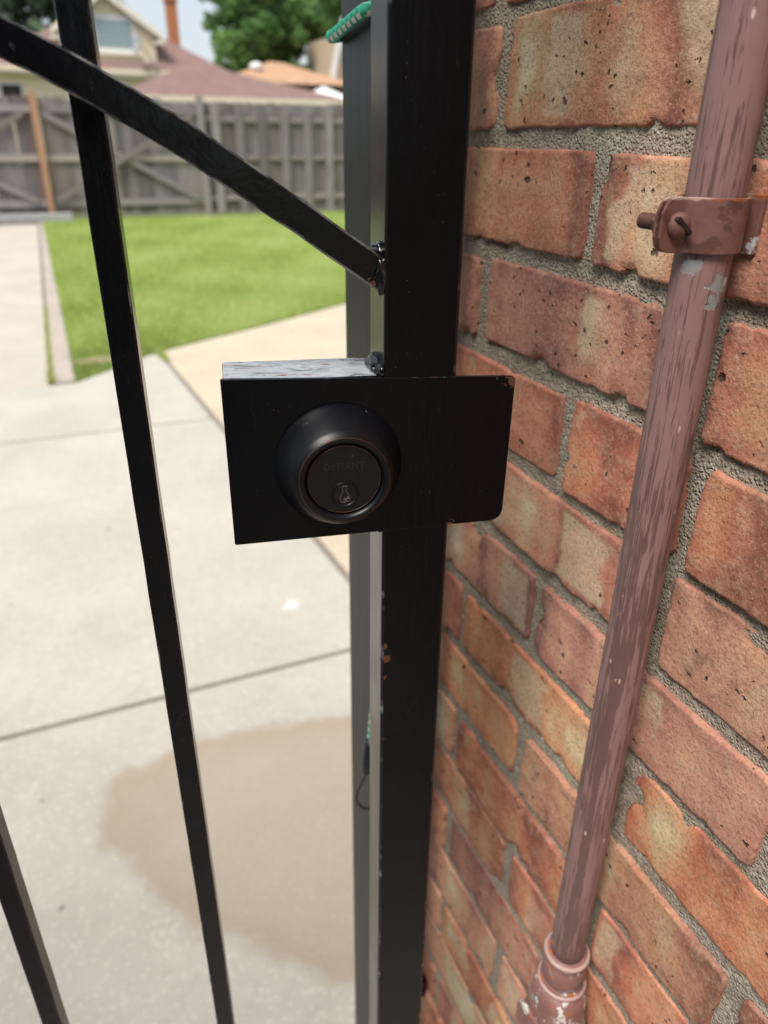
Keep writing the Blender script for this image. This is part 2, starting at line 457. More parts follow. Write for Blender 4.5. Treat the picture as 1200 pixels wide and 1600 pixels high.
def mat_roof(name, a, b):
    g = NG(name); p = g.pos(); z = g.sep(p)[2]
    n = g.noise(p, 9, 4, 0.7); row = g.math('FRACT', g.math('MULTIPLY', z, 7.5))
    tabs = g.voro(g.mapv(p, (3.3, 3.3, 7.5)), 1.0, out='Color')
    col = g.mix(n, a, b)
    col = g.mix(g.math('MULTIPLY', g.sep(tabs)[0], 0.35), col, tuple(x * 0.6 for x in a))
    col = g.mix(g.step(row, 0.14, 0.0, 0, 0.5), col, tuple(x * 0.4 for x in a))
    return g.out(col, 0.9, g.bump(row, 0.5, 0.01), spec=0.2)


def mat_leaf(name, cols, trans=0.25):
    g = NG(name); r = g.attr('tone')
    col = g.ramp(r, [(i / (len(cols) - 1), c) for i, c in enumerate(cols)])
    g.out(col, 0.5, spec=0.35)
    if trans:
        tr = g.n.new('ShaderNodeBsdfTranslucent'); g.link(col, tr.inputs[0])
        ms = g.n.new('ShaderNodeMixShader'); ms.inputs[0].default_value = trans
        g.link(g.b.outputs[0], ms.inputs[1]); g.link(tr.outputs[0], ms.inputs[2])
        g.link(ms.outputs[0], g.n['Material Output'].inputs[0])
    return g.m


M_BRICK, M_MORTAR, M_PIPE = mat_brick(), mat_mortar(), mat_pipe()
M_CONC = mat_concrete('pale_concrete', (0.475, 0.443, 0.388), wet=True)
M_CONC_WARM = mat_concrete('buff_concrete', (0.535, 0.455, 0.35))
M_CONC_WALK = mat_concrete('walk_concrete', (0.485, 0.435, 0.375))
M_EDGE = mat_concrete('edging_concrete', (0.42, 0.365, 0.315))
M_JOINT = mat_plain('joint_sand', (0.22, 0.195, 0.165), 0.95, 0.3, 40, bump=0.5)

# ------------------------------------------------------------------ the setting: ground, paving, lawn
g = MB(); g.prism([(-300, -300), (300, -300), (300, 400), (-300, 400)], -0.30, -0.08)
tag(g.build('ground', mat_plain('dry_turf', (0.10, 0.115, 0.05), 0.95, 0.3, 0.6)), kind='structure')


def J(y): return 0.545 + 0.0538 * (5.0 - y)


LAWN = [(0.012, 4.585), (0.20, 4.77), (0.51, 5.085), (0.90, 5.33), (1.33, 5.575), (2.26, 6.18), (3.4, 6.93), (5.5, 8.23), (9, 9.53), (9, 14.45), (-0.06, 14.45)]
pav = MB(); pav.prism([(-2.2, -6), (9, -6), (9, 14.3), (-2.2, 14.3)], -0.075, -0.010)
paving = tag(pav.build('paving', M_JOINT), kind='structure')


def slab(poly, mat, name='slab', top=0.0):
    return MB().prism(poly, -0.07, top).build(name, mat, paving, bevel=0.006, seg=2)


slab([(-2.2, -6), (J(-6), -6), (J(1.580), 1.588), (-2.2, 1.572)], M_CONC)
slab([(-2.2, 1.586), (J(1.594), 1.602), (J(3.66), 3.655), (-2.2, 3.683)], M_CONC, top=0.002)
slab([(-2.2, 3.712), (J(3.69), 3.684), (J(5.05), 5.055), (0.50, 5.06), (0.19, 4.755), (0.0, 4.568), (-2.2, 4.53)], M_CONC, top=-0.001)
slab([(J(0.66) + 0.026, 0.66), (9, 0.66), (9, 9.5), (5.5, 8.2), (3.4, 6.90), (2.26, 6.15), (1.33, 5.545), (0.90, 5.30), (0.568, 5.09)], M_CONC_WARM, top=0.003)
for a, b in ((4.545, 7.79), (7.80, 10.99), (11.0, 13.7)):
    slab([(-1.6, a), (-0.150 + 0.002 * a, a), (-0.150 + 0.002 * b, b), (-1.6, b)], M_CONC_WALK, top=0.002)
for a, b in ((4.59, 9.3), (9.305, 13.9)):
    slab([(-0.122 + 0.002 * a, a), (0.004 - 0.004 * (a - 4.6), a), (0.004 - 0.004 * (b - 4.6), b), (-0.122 + 0.002 * b, b)], M_EDGE, 'edging_strip', top=0.012)

gl = NG('lawn_soil'); p = gl.pos(); n = gl.noise(p, 5, 4)
bare = gl.step(gl.vmath('DISTANCE', gl.mapv(p, (0.55, 1, 1)), (0.16 * 0.55, 5.0, 0), out='Value'), 0.10, 0.06)
cl = gl.mix(n, (0.19, 0.29, 0.05), (0.25, 0.35, 0.065)); cl = gl.mix(bare, cl, (0.30, 0.23, 0.155))
M_SOIL = gl.out(cl, 0.95)
tag(MB().prism(LAWN, -0.07, 0.006).build('lawn', M_SOIL), kind='structure')


def inside(px, py, poly):
    res = np.zeros(len(px), bool); j = len(poly) - 1
    for i in range(len(poly)):
        xi, yi = poly[i]; xj, yj = poly[j]
        c = ((yi > py) != (yj > py)) & (px < (xj - xi) * (py - yi) / (yj - yi + 1e-12) + xi)
        res ^= c; j = i
    return res


def blades(name, x, y, z, h, wd, seed, mat, label, cat='grass', tonef=None):
    rs = np.random.RandomState(seed); n = len(x)
    a = rs.rand(n) * 2 * math.pi; ln = rs.normal(0, 0.35, (n, 2)) * h[:, None]
    b0 = np.stack([x - np.cos(a) * wd / 2, y - np.sin(a) * wd / 2, z], 1); b1 = np.stack([x + np.cos(a) * wd / 2, y + np.sin(a) * wd / 2, z], 1)
    tip = np.stack([x + ln[:, 0], y + ln[:, 1], z + h], 1)
    v = np.stack([b0, b1, tip], 1).reshape(-1, 3)
    me = bpy.data.meshes.new(name); me.from_pydata(v.tolist(), [], np.arange(3 * n).reshape(n, 3).tolist())
    t = np.clip(rs.normal(0.5, 0.22, n) + (tonef(x, y) if tonef else 0), 0, 1)
    at = me.attributes.new('tone', 'FLOAT', 'POINT'); at.data.foreach_set('value', np.repeat(t, 3))
    return tag(link_mesh(name, me, mat), label, cat, kind='stuff')


M_GRASS = mat_leaf('grass_blade', [(0.21, 0.285, 0.068), (0.39, 0.455, 0.13), (0.52, 0.575, 0.205), (0.64, 0.64, 0.35)], 0.42)
rs = np.random.RandomState(3)
N = 230000
gy = 4.5 + 9.9 * rs.rand(N) ** 1.35; gx = -0.1 + rs.rand(N) * (0.62 * gy + 0.6)
ok = inside(gx + rs.normal(0, 0.012, N), gy + rs.normal(0, 0.018, N), LAWN); bare_d = np.hypot((gx - 0.16) * 0.55, gy - 5.0); ok &= (bare_d > 0.085) | (rs.rand(N) < 0.12)
gx, gy = gx[ok], gy[ok]
hh = 0.016 + 0.018 * rs.rand(len(gx))


def lawn_tone(x, y):
    return 0.22 * np.sin(2.1 * x + 1.3 * np.sin(1.7 * y)) * np.cos(1.9 * y + 0.8 * x) + 0.10 * np.sin(5.3 * x - 3.1 * y) - 0.12 * (np.hypot(x - 0.4, y - 5.1) < 0.7)


blades('grass', gx, gy, np.full(len(gx), 0.004), hh, 0.0085, 4, M_GRASS, 'short bright green mown grass covering the back lawn', tonef=lawn_tone)
# weeds in the joint beside the walk and at the lawn corner
wy = 4.6 + 2.3 * rs.rand(900) ** 2; wx = -0.136 + 0.002 * wy + rs.normal(0, 0.006, 900)
cy = 4.85 + 0.28 * rs.rand(260); cx = J(cy) + 0.006 + rs.normal(0, 0.010 + 0.012 * (cy - 4.8), 260)
wx = np.concatenate([wx, cx]); wy = np.concatenate([wy, cy])
blades('weeds', wx, wy, np.full(len(wx), -0.011), 0.03 + 0.03 * rs.rand(len(wx)), 0.006, 9, M_GRASS, 'green weeds growing in the narrow joints of the concrete paving')

# ------------------------------------------------------------------ brick house (the wall beside the gate)
WX = 0.272; WEND = 0.62
house = tag(empty('brick_house', (WX, -2.7, 0)), 'reddish buff brick house wall with sandy mortar beside the iron gate', 'house')
HO = Vector((WX, -2.7, 0))


def make_brick(y0, y1, z0, z1, seed, fine=True):
    rg = random.Random(seed); cy, cz = (y0 + y1) / 2, (z0 + z1) / 2; hy, hz = (y1 - y0) / 2, (z1 - z0) / 2
    if fine:
        def axis(h, stp):
            e = [0, 0.0008, 0.002, 0.004, 0.0075]; k = max(2, int((2 * h - 0.015) / stp))
            mid = [0.0075 + (2 * h - 0.015) * i / k for i in range(1, k)]
            return [-h + q for q in e + mid] + [h - q for q in e[::-1]]
        ay, az = axis(hy, 0.0045), axis(hz, 0.0045)
    else:
        ay = [-hy, -hy + 0.003, hy - 0.003, hy]; az = [-hz, -hz + 0.003, hz - 0.003, hz]
    chips = []
    if fine:
        for _ in range(rg.randint(5, 10)):
            s = rg.random() * 2 * (hy + hz)
            big = rg.random() < 0.16
            r = rg.uniform(0.005, 0.010) if big else rg.uniform(0.002, 0.0055)
            if rg.random() < hy / (hy + hz): c = (rg.uniform(-hy, hy), rg.choice((-hz, hz)))
            else: c = (rg.choice((-hy, hy)), rg.uniform(-hz, hz))
            chips.append((c[0], c[1], r, rg.uniform(0.35, 0.8) * r))
    sx = rg.uniform(-0.0016, 0.0014); ty, tz = rg.uniform(-0.006, 0.006), rg.uniform(-0.016, 0.016)
    rr = 0.0012
    V = []; E = []
    so = seed * 3.713
    for z in az:
        for y in ay:
            e1, e2 = hy - abs(y), hz - abs(z); e = min(e1, e2)
            x = 0.0
            if fine:
                def roll(q): return rr - math.sqrt(max(0, rr * rr - (rr - q) ** 2)) if q < rr else 0
                x += min(0.006, roll(e1) + roll(e2))
                q = Vector((y * 1.0 + so, z, so))
                x += 0.0009 * mn.fractal(q * 70, 0.8, 2.0, 4) + 0.0006 * mn.noise(q * 17)
                # arris wanders: push the outline in and out
                wv = max(0.0, 1 - e / 0.010)
                jy = 0.0014 * mn.noise(Vector((so, z * 26, 7.7))) + 0.0008 * mn.fractal(Vector((y * 150 + so, z * 150, 2.0)), 0.8, 2, 3)
                jz = 0.0011 * mn.noise(Vector((so + 5, y * 14, 3.3))) + 0.0007 * mn.fractal(Vector((y * 150 + so, z * 150, 9.0)), 0.8, 2, 3)
                # rounded corners in plan
                cr_ = 0.0055; ky, kz = 1.0, 1.0
                yy, zz = y, z
                if e1 < cr_ and e2 < cr_:
                    ddy, ddz = cr_ - e1, cr_ - e2; dd = math.hypot(ddy, ddz)
                    mxx = max(ddy, ddz)
                    if dd > 1e-9:
                        f = mxx / dd; f = 1 - (1 - f) * 0.8
                        yy = math.copysign(hy - cr_ + ddy * f, y); zz = math.copysign(hz - cr_ + ddz * f, z)
                yy += jy * wv; zz += jz * wv
                for (a, b, r, d) in chips:
                    dist = math.hypot(y - a, z - b) + r * 0.5 * mn.noise(Vector((y * 260, z * 260, so)))
                    if dist < r:
                        k = 1 - (dist / r) ** 3; x += d * k
                        if e < 0.002: yy -= (a / hy if abs(abs(a) - hy) < 1e-6 else 0) * d * k * 0.8; zz -= (b / hz if abs(abs(b) - hz) < 1e-6 else 0) * d * k * 0.8
            else:
                yy, zz = y, z
                if e < 0.001: x += 0.002
            V.append((x + sx + ty * y + tz * z, yy, zz)); E.append(min(1.0, e / 0.018))
    ny, nz_ = len(ay), len(az); F = []
    for j in range(nz_ - 1):
        for i in range(ny - 1):
            a = j * ny + i; F.append((a, a + ny, a + ny + 1, a + 1))
    ring = [i for i in range(ny)] + [j * ny + ny - 1 for j in range(1, nz_)] + [(nz_ - 1) * ny + i for i in range(ny - 2, -1, -1)] + [j * ny for j in range(nz_ - 2, 0, -1)]
    k0 = len(V)
    for q in ring:
        v = V[q]; V.append((0.035, v[1], v[2])); E.append(0.0)
    n = len(ring)
    for i in range(n):
        i2 = (i + 1) % n; F.append((ring[i], ring[i2], k0 + i2, k0 + i))
    F.append(tuple(k0 + i for i in range(n)))
    return V, F, E, (cy, cz)


def brick_mesh(V, F, E, name='brick', smooth=True):
    me = bpy.data.meshes.new(name); me.from_pydata(V, [], F); me.update()
    at = me.attributes.new('edge', 'FLOAT', 'POINT'); at.data.foreach_set('value', E)
    me.materials.append(M_BRICK)
    if smooth: me.polygons.foreach_set('use_smooth', [True] * len(me.polygons))
    return me


ROW = 0.0671


def in_view(y, z, mg=90):
    v = Vector((WX, y, z - CAM_H)); d = v.dot(fw)
    if d < 0.05: return False
    fx = 600 + 1155.6 * v.dot(RV) / d; fy = 800 - 1155.6 * v.dot(UV) / d
    return 560 - mg < fx < 1200 + mg and -mg < fy < 1600 + mg


near, rest = [], []
rb = random.Random(21)
for k in range(-26, 21):
    zt = 1.2945 + k * ROW; z0, z1 = zt - 0.0562, zt + 0.0005
    if z1 > 2.72 or z0 < -0.06: continue
    even = k % 2 == 0                       # rows whose joints stand at 0.353
    base = 0.3535 if even else 0.2500
    cuts = [base + 0.2065 * i + rb.uniform(-0.004, 0.004) for i in range(-27, 4)]
    if k == -2: cuts.append(0.2430)         # one half brick in this course
    if k == -2: cuts = [c for c in cuts if abs(c - 0.147) > 0.03]
    cuts = sorted(c for c in cuts if -5.2 < c < WEND - 0.06) + [WEND + 0.005]
    jw = 0.0057
    for a, b in zip(cuts[:-1], cuts[1:]):
        y0, y1 = a + jw + rb.uniform(-.0015, .0015), b - jw + rb.uniform(-.0015, .0015)
        if b == cuts[-1]: y1 = WEND
        dz0, dz1 = rb.uniform(-.002, .002), rb.uniform(-.002, .002)
        it = (y0, y1, z0 + dz0, z1 + dz1)
        vis = any(in_view(yy, zz) for yy in (y0, (y0 + y1) / 2, y1) for zz in (z0, z1))
        (near if vis else rest).append(it)
rest.sort(key=lambda t: abs((t[0] + t[1]) / 2 - 0.3) + 0.7 * abs((t[2] + t[3]) / 2 - 1.0))
for i, it in enumerate(near):
    V, F, E, (cy, cz) = make_brick(*it, seed=i + 11)
    link_mesh('brick', brick_mesh(V, F, E), None, house, Vector((WX, cy, cz)) - HO)
nsing = max(0, 290 - len(near))
for i, it in enumerate(rest[:nsing]):
    V, F, E, (cy, cz) = make_brick(*it, seed=i + 900, fine=False)
    link_mesh('brick', brick_mesh(V, F, E, smooth=False), None, house, Vector((WX, cy, cz)) - HO)
BV, BF, BE = [], [], []
for i, it in enumerate(rest[nsing:]):
    V, F, E, (cy, cz) = make_brick(*it, seed=i + 3000, fine=False)
    k0 = len(BV); BV += [(v[0], v[1] + cy + 2.7, v[2] + cz) for v in V]; BF += [tuple(q + k0 for q in f) for f in F]; BE += E
# bricks of the garden-side wall, round the corner
for k in range(-19, 21):
    zt = 1.2945 + k * ROW
    x = 0.0 + (0 if k % 2 else -0.10)
    while x < 6.0:
        x0, x1 = max(0.040, x + 0.0065), x + 0.20
        if x1 - x0 > 0.03:
            y = WEND + 2.7
            k0 = len(BV); q = MB().box((x0, y - 0.03, zt - 0.0545), (x1, y + rb.uniform(0.0, 0.002), zt))
            BV += q.v; BF += [tuple(t + k0 for t in f) for f in q.f]; BE += [1.0] * 8
        x += 0.2065
o = link_mesh('brickwork', brick_mesh(BV, BF, BE, 'brickwork', smooth=False), None, house); o['kind'] = 'stuff'

# mortar bed: fine rough skin where it is near, plain block behind
my0, my1, mz0, mz1 = -0.30, WEND - 0.010, 0.20, 1.62
ny, nz_ = 220, 330
ys = np.linspace(my0, my1, ny); zs = np.linspace(mz0, mz1, nz_)
V = []
for z in zs:
    for y in ys:
        q = Vector((y, z, 4.2))
        V.append((0.0030 + 0.0014 * mn.noise(q * 60) + 0.0009 * mn.fractal(q * 230, 1, 2, 2), y + 2.7, z))
F = [(j * ny + i, (j + 1) * ny + i, (j + 1) * ny + i + 1, j * ny + i + 1) for j in range(nz_ - 1) for i in range(ny - 1)]
me = bpy.data.meshes.new('mortar'); me.from_pydata(V, [], F)
link_mesh('mortar', me, M_MORTAR, house, smooth=True)
mb = MB(); mb.box((0.012, -2.5, -0.10), (6.0, WEND + 2.7 - 0.008, 2.74))
mb.build('wall_core', M_MORTAR, house)
M_DKROOF = mat_roof('grey_shingle', (0.07, 0.06, 0.055), (0.12, 0.10, 0.09))
mb = MB(); mb.add([(-0.35, -2.9, 2.75), (6.4, -2.9, 2.75), (6.4, 3.65, 2.75), (-0.35, 3.65, 2.75), (3, -0.2, 4.8), (3, 0.9, 4.8), (-0.35, -2.9, 2.70), (6.4, -2.9, 2.70), (6.4, 3.65, 2.70), (-0.35, 3.65, 2.70)],
                  [(0, 1, 4), (1, 2, 5, 4), (2, 3, 5), (3, 0, 4, 5), (9, 8, 7, 6), (0, 6, 7, 1), (1, 7, 8, 2), (2, 8, 9, 3), (3, 9, 6, 0)])
mb.build('roof', M_DKROOF, house)

M_ADDED_HOUSE = mat_plain('slate_grey_siding', (0.085, 0.090, 0.100), 0.85, 0.25, 9)  # for an unseen house added so the black gate reflects something dark
nh = tag(empty('added_dark_house', (-5.2, -4.25, 0)), 'unseen slate grey house added behind the viewer for dark gate reflections', 'house')
MB().box((-3.0, -4.0, -0.1), (3.15, 4.0, 2.74)).build('wall', M_ADDED_HOUSE, nh)
MB().add([(-3.4, -4.4, 2.75), (3.45, -4.4, 2.75), (3.45, 4.35, 2.75), (-3.4, 4.35, 2.75), (0, -1.0, 4.9), (0, 1.0, 4.9)], [(0, 1, 4), (1, 2, 5, 4), (2, 3, 5), (3, 0, 4, 5), (3, 2, 1, 0)]).build('roof', M_DKROOF, nh)

# ------------------------------------------------------------------ iron gate, standing ajar
P0 = (0.14577, 0.29649, 0.0)
GA = -(HEAD - rad(12.0))
gate = tag(empty('iron_gate', P0, GA), 'black painted wrought iron gate standing ajar with deadbolt lock box', 'gate')
chips_post = [(-0.0162, 0.0, 1.052, 0.0018), (-0.0150, 0.0, 1.0435, 0.0030), (-0.0165, 0.0, 1.030, 0.0012), (-0.0168, 0, 1.281, 0.0006), (-0.0166, 0, 1.262, 0.0008), (-0.0165, 0, 0.985, 0.0009)]
M_POST = mat_black_paint('black_paint_post', chips_post)
M_PLATE = mat_black_paint('black_paint_plate', [(0.0452, -0.001, 1.1985, 0.0042), (0.0175, -0.001, 1.1247, 0.0022), (0.038, -0.001, 1.2015, 0.0018)], streak=(1, 1, 0.05))
M_BOX = mat_black_paint('black_paint_box', sheen_rust_top=True, streak=(0.06, 1, 1))
M_BAR = mat_black_paint('black_paint_bar', [(-0.1238, 0.018, 1.272, 0.0024), (-0.1238, 0.018, 1.236, 0.0020), (-0.1238, 0.018, 1.10, 0.002)], wavy=0.4, spec=0.25, dust_sheen=0.12)
M_RAIL = mat_black_paint('black_paint_rail', [(-0.0225, 0.003, 1.2605, 0.0030), (-0.0220, 0.003, 1.2440, 0.0016), (-0.0560, 0.003, 1.2835, 0.0007), (-0.0530, 0.003, 1.2620, 0.0009)], streak=(0.3, 1, 0.3), wavy=0.5, spec=0.3, dust_sheen=0.22)


def mat_edge(name, lo, hi, spec):
    g = NG(name); p = g.obj()
    n = g.noise(p, 48, 5, 0.6); n2 = g.noise(g.mapv(p, loc=(3, 1, 2)), 45, 4, 0.6)
    col = g.mix(g.step(n, lo, hi), (0.004, 0.004, 0.005), (0.17, 0.17, 0.17))  # pale patches paint in the edge highlight, together with worn paint
    col = g.mix(g.math('MULTIPLY', g.step(n2, 0.62, 0.70), 0.7), col, (0.11, 0.042, 0.026))
    return g.out(col, 0.25, spec=spec)


M_GLINT_WORN = mat_edge('glint_worn_edge', 0.40, 0.62, 0.5)
M_GLINT_WORN2 = mat_edge('faint_glint_worn_edge', 0.56, 0.74, 0.4)
MB().box((-0.0172, 0, 0.06), (0.0172, 0.034, 1.78)).build('post', M_POST, gate, bevel=0.0016, seg=3, edge_mat=M_GLINT_WORN2)


def rounded(poly, rads, n=6):
    out = []; N_ = len(poly)
    for i, p in enumerate(poly):
        p = Vector(p); r = rads[i]
        if r <= 0: out.append(tuple(p)); continue
        a = (Vector(poly[i - 1]) - p).normalized(); b = (Vector(poly[(i + 1) % N_]) - p).normalized()
        s, e = p + a * r, p + b * r
        for k in range(n + 1):
            t = k / n; out.append(tuple((1 - t) ** 2 * s + 2 * t * (1 - t) * p + t * t * e))
    return out


def plate_xz(poly, y0, y1):
    q = MB().prism(poly, y0, y1)     # prism in (x, z, y) then swap
    q.v = [(x, z, y) for x, y, z in q.v]; q.f = [f[::-1] for f in q.f]
    return q


pl = rounded([(-0.0899, 1.1232), (0.0456, 1.1243), (0.0462, 1.2003), (-0.0897, 1.2055)], [0.0012, 0.007, 0.0025, 0.001])
plate_xz(pl, -0.0003, 0.0019).build('lock_plate', M_PLATE, gate, bevel=0.0003, seg=2, edge_mat=M_GLINT_WORN2)
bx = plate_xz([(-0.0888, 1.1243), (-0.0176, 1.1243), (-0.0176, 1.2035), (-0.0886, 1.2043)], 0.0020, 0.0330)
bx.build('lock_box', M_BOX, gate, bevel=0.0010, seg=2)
# arched rail (square bar) that runs from post to hinge stile
rp = [(-0.008, 1.2402), (-0.0155, 1.2453), (-0.0324, 1.2568), (-0.0561, 1.2730), (-0.0806, 1.2891), (-0.1009, 1.3020), (-0.1225, 1.3142), (-0.1362, 1.3215), (-0.1545, 1.3302), (-0.20, 1.350), (-0.26, 1.371), (-0.33, 1.389), (-0.40, 1.399), (-0.48, 1.4025)]
rp += [(-0.96 - x, z) for x, z in rp[-2::-1]]


def catmull(pts, n=5):
    out = []
    P = [Vector(q) for q in pts]
    for i in range(len(P) - 1):
        a, b, c, d = P[max(i - 1, 0)], P[i], P[i + 1], P[min(i + 2, len(P) - 1)]
        for k in range(n):
            t = k / n
            out.append(0.5 * ((2 * b) + (c - a) * t + (2 * a - 5 * b + 4 * c - d) * t * t + (3 * b - a - 3 * c + d) * t ** 3))
    out.append(P[-1]); return out


cv = catmull(rp, 6); hb = 0.0064
rm = MB(); n = len(cv)
for i, q in enumerate(cv):
    d = (cv[min(i + 1, n - 1)] - cv[max(i - 1, 0)]).normalized(); nn = Vector((-d.y, d.x))
    if nn.y < 0: nn = -nn
    jt = 0.0003 * mn.noise(Vector((q.x * 90, 1, 2)))
    a, b = q + nn * (hb + jt), q - nn * (hb - jt)
    rm.v += [(a.x, 0.0032, a.y), (a.x, 0.0162, a.y), (b.x, 0.0162, b.y), (b.x, 0.0032, b.y)]
for i in range(n - 1):
    for j in range(4): rm.f.append((i * 4 + j, (i + 1) * 4 + j, (i + 1) * 4 + (j + 1) % 4, i * 4 + (j + 1) % 4))
rm.f += [(0, 1, 2, 3), ((n - 1) * 4 + 3, (n - 1) * 4 + 2, (n - 1) * 4 + 1, (n - 1) * 4)]
rail = rm.build('arched_rail', M_RAIL, gate, bevel=0.0012, seg=3, edge_mat=M_GLINT_WORN)
# pickets
pm = MB()
zz = [0.105 + (1.745 - 0.105) * i / 90 for i in range(91)]
for i, z in enumerate(zz):
    jx, jy = 0.00035 * mn.noise(Vector((1, 4, z * 40))), 0.0003 * mn.noise(Vector((9, 4, z * 40)))
    pm.v += [(-0.006 + jx, jy, z), (0.006 + jx, jy, z), (0.006 + jx, 0.0122 + jy, z), (-0.006 + jx, 0.0122 + jy, z)]
for i in range(90):
    for j in range(4): pm.f.append((i * 4 + j, i * 4 + (j + 1) % 4, (i + 1) * 4 + (j + 1) % 4, (i + 1) * 4 + j))
pm.f += [(3, 2, 1, 0), (360, 361, 362, 363)]
for i in range(7):
    o = pm.build('picket', M_BAR, gate, (-0.1298 - 0.1146 * i, 0.0166, 0.0), bevel=0.0008, edge_mat=M_GLINT_WORN2)
MB().box((-0.977, 0, 0.06), (-0.943, 0.034, 1.78)).build('hinge_stile', M_POST, gate, bevel=0.0016)
MB().box((-0.9425, 0.004, 0.075), (-0.0177, 0.030, 0.104)).build('bottom_rail', M_POST, gate, bevel=0.0012)
MB().box((-0.9425, 0.004, 1.746), (-0.0177, 0.030, 1.776)).build('top_rail', M_POST, gate, bevel=0.0012)


def weld(name, c, sx, sy, sz, seed, ridges):
    bm = bmesh.new(); bmesh.ops.create_icosphere(bm, subdivisions=4, radius=1)
    for v in bm.verts:
        q = v.co.copy()
        d = 1 + 0.30 * mn.noise(q * 1.5 + Vector((seed, 0, 0))) + 0.05 * math.sin(ridges * (q.x - q.z) * 3)
        v.co = Vector((q.x * sx, q.y * sy, q.z * sz)) * d
    me = bpy.data.meshes.new(name); bm.to_mesh(me); bm.free()
    return link_mesh(name, me, M_WELD, gate, c, smooth=True)


M_WELD = mat_black_paint('black_paint_weld', streak=(1, 1, 1), wavy=0.6, spec=0.7, dust_sheen=0.9)  # heavy pale smears paint the sky's reflection onto the weld metal
weld('weld', (-0.0180, 0.0095, 1.2575), 0.0034, 0.0068, 0.0026, 3, 0.6)
weld('weld', (-0.0180, 0.0020, 1.2470), 0.0026, 0.0016, 0.0072, 5, 0.6)
weld('weld', (-0.0185, 0.0125, 1.2062), 0.0044, 0.0110, 0.0042, 8, 0.8)
weld('weld', (-0.0178, 0.0035, 1.2045), 0.0030, 0.0034, 0.0030, 13, 2.0)
weld('weld', (-0.0182, 0.006, 1.1236), 0.0026, 0.005, 0.0020, 17, 2.0)

# deadbolt
gb = NG('oil_rubbed_bronze'); p = gb.obj(); n1 = gb.noise(p, 160, 4, 0.6)
sp = gb.math('MULTIPLY', gb.step(gb.voro(p, 300), 0.12, 0.05), gb.step(gb.noise(p, 70, 2), 0.56, 0.62))
cc = gb.mix(gb.math('MULTIPLY', sp, 0.4), (0.0035, 0.0039, 0.0056), (0.3, 0.3, 0.3))
M_ORB = gb.out(cc, gb.math('ADD', 0.30, gb.math('MULTIPLY', n1, 0.12)), gb.bump(n1, 0.12, 0.0004), spec=0.30)
ge = NG('worn_copper_edge'); p = ge.obj(); n1 = ge.noise(p, 110, 4, 0.65)
M_COPPER = ge.out(ge.mix(ge.step(n1, 0.40, 0.60), (0.015, 0.012, 0.012), (0.12, 0.055, 0.036)), 0.36, metal=ge.step(n1, 0.42, 0.6, 0.2, 0.8))
DBX, DBZ = -0.0386, 1.1618
DM = Matrix.Translation((DBX, -0.0004, DBZ)) @ Matrix.Rotation(rad(90), 4, 'X')   # local z -> -y (towards viewer)
prof = [(0.0300, -0.0005), (0.0302, 0.0006), (0.0300, 0.0016), (0.0294, 0.0030), (0.0283, 0.0058), (0.0268, 0.0092), (0.0250, 0.0128), (0.0232, 0.0160), (0.0222, 0.0174), (0.0214, 0.0180), (0.0208, 0.0186), (0.0205, 0.0192), (0.0200, 0.0195), (0.0190, 0.0194), (0.0181, 0.0188), (0.0176, 0.0176), (0.0170, 0.0164), (0.0166, 0.0164)]
db = set_smooth_angle(MB().lathe(prof, 96, DM, cap=False).build('deadbolt', M_ORB, gate), 50)


def ringmesh(name, R_, r, h, mat, cx=0.0, cz=0.0, n=96):
    pts = [DM @ Vector((cx + R_ * math.cos(2 * math.pi * i / n), cz + R_ * math.sin(2 * math.pi * i / n), h)) for i in range(n)]
    return MB().sweep(pts, r, 8, closed=True).build(name, mat, db, smooth=True)


ringmesh('rim_edge', 0.0205, 0.00030, 0.0190, M_COPPER)
set_smooth_angle(MB().lathe([(0.0168, 0.0160), (0.0167, 0.0174), (0.0163, 0.0179), (0.0072, 0.0178), (0.0070, 0.0176)], 96, DM, cap=False).build('cylinder_face', M_ORB, db), 40)
ringmesh('face_edge', 0.0164, 0.00024, 0.0178, M_COPPER)
# the face is closed by a disc just behind, with the plug standing in it off centre
set_smooth_angle(MB().lathe([(0.0150, 0.0170), (0.0149, 0.01768), (0.0, 0.01768)], 64, DM, cap=False).build('face_disc', M_ORB, db), 40)
PZ = -0.0072
PM = DM @ Matrix.Translation((0, PZ, 0))
set_smooth_angle(MB().lathe([(0.0063, 0.0170), (0.0063, 0.0182), (0.0061, 0.01845), (0.0056, 0.0183), (0.0054, 0.0180), (0.0, 0.0180)], 48, PM, cap=False).build('key_plug', M_ORB, db), 40)
gk = NG('worn_brass_dark'); M_KEY = gk.out(gk.mix(gk.noise(gk.obj(), 900, 3), (0.05, 0.048, 0.045), (0.30, 0.29, 0.27)), 0.35, metal=0.7)
M_HOLE = mat_plain('dark_hole', (0.004, 0.004, 0.004), 0.8)
kw = [(-0.0011, 0.0040), (0.0010, 0.0041), (0.0008, 0.0012), (0.0022, -0.0008), (0.0024, -0.0024), (0.0016, -0.0039), (0.0003, -0.0036), (-0.0004, -0.0041), (-0.0017, -0.0039), (-0.0023, -0.0022), (-0.0020, -0.0006), (-0.0009, 0.0010)]
km = MB().prism(kw, 0.0172, 0.01806); km.v = [tuple(PM @ Vector(v)) for v in km.v]; km.build('keyway', M_HOLE, db)
kpts = [PM @ Vector((x, y, 0.0181)) for x, y in kw]
MB().sweep(kpts, 0.00018, 6, closed=True, refup=(0, -1, 0)).build('keyway_edge', M_KEY, db)
mb = MB(); mb.box((-0.0006, -0.0034, 0.01790), (0.0009, -0.0018, 0.01822), PM); mb.box((0.0010, -0.0026, 0.0179), (0.0018, -0.0012, 0.0182), PM)
mb.build('keyway_ward', M_KEY, db)
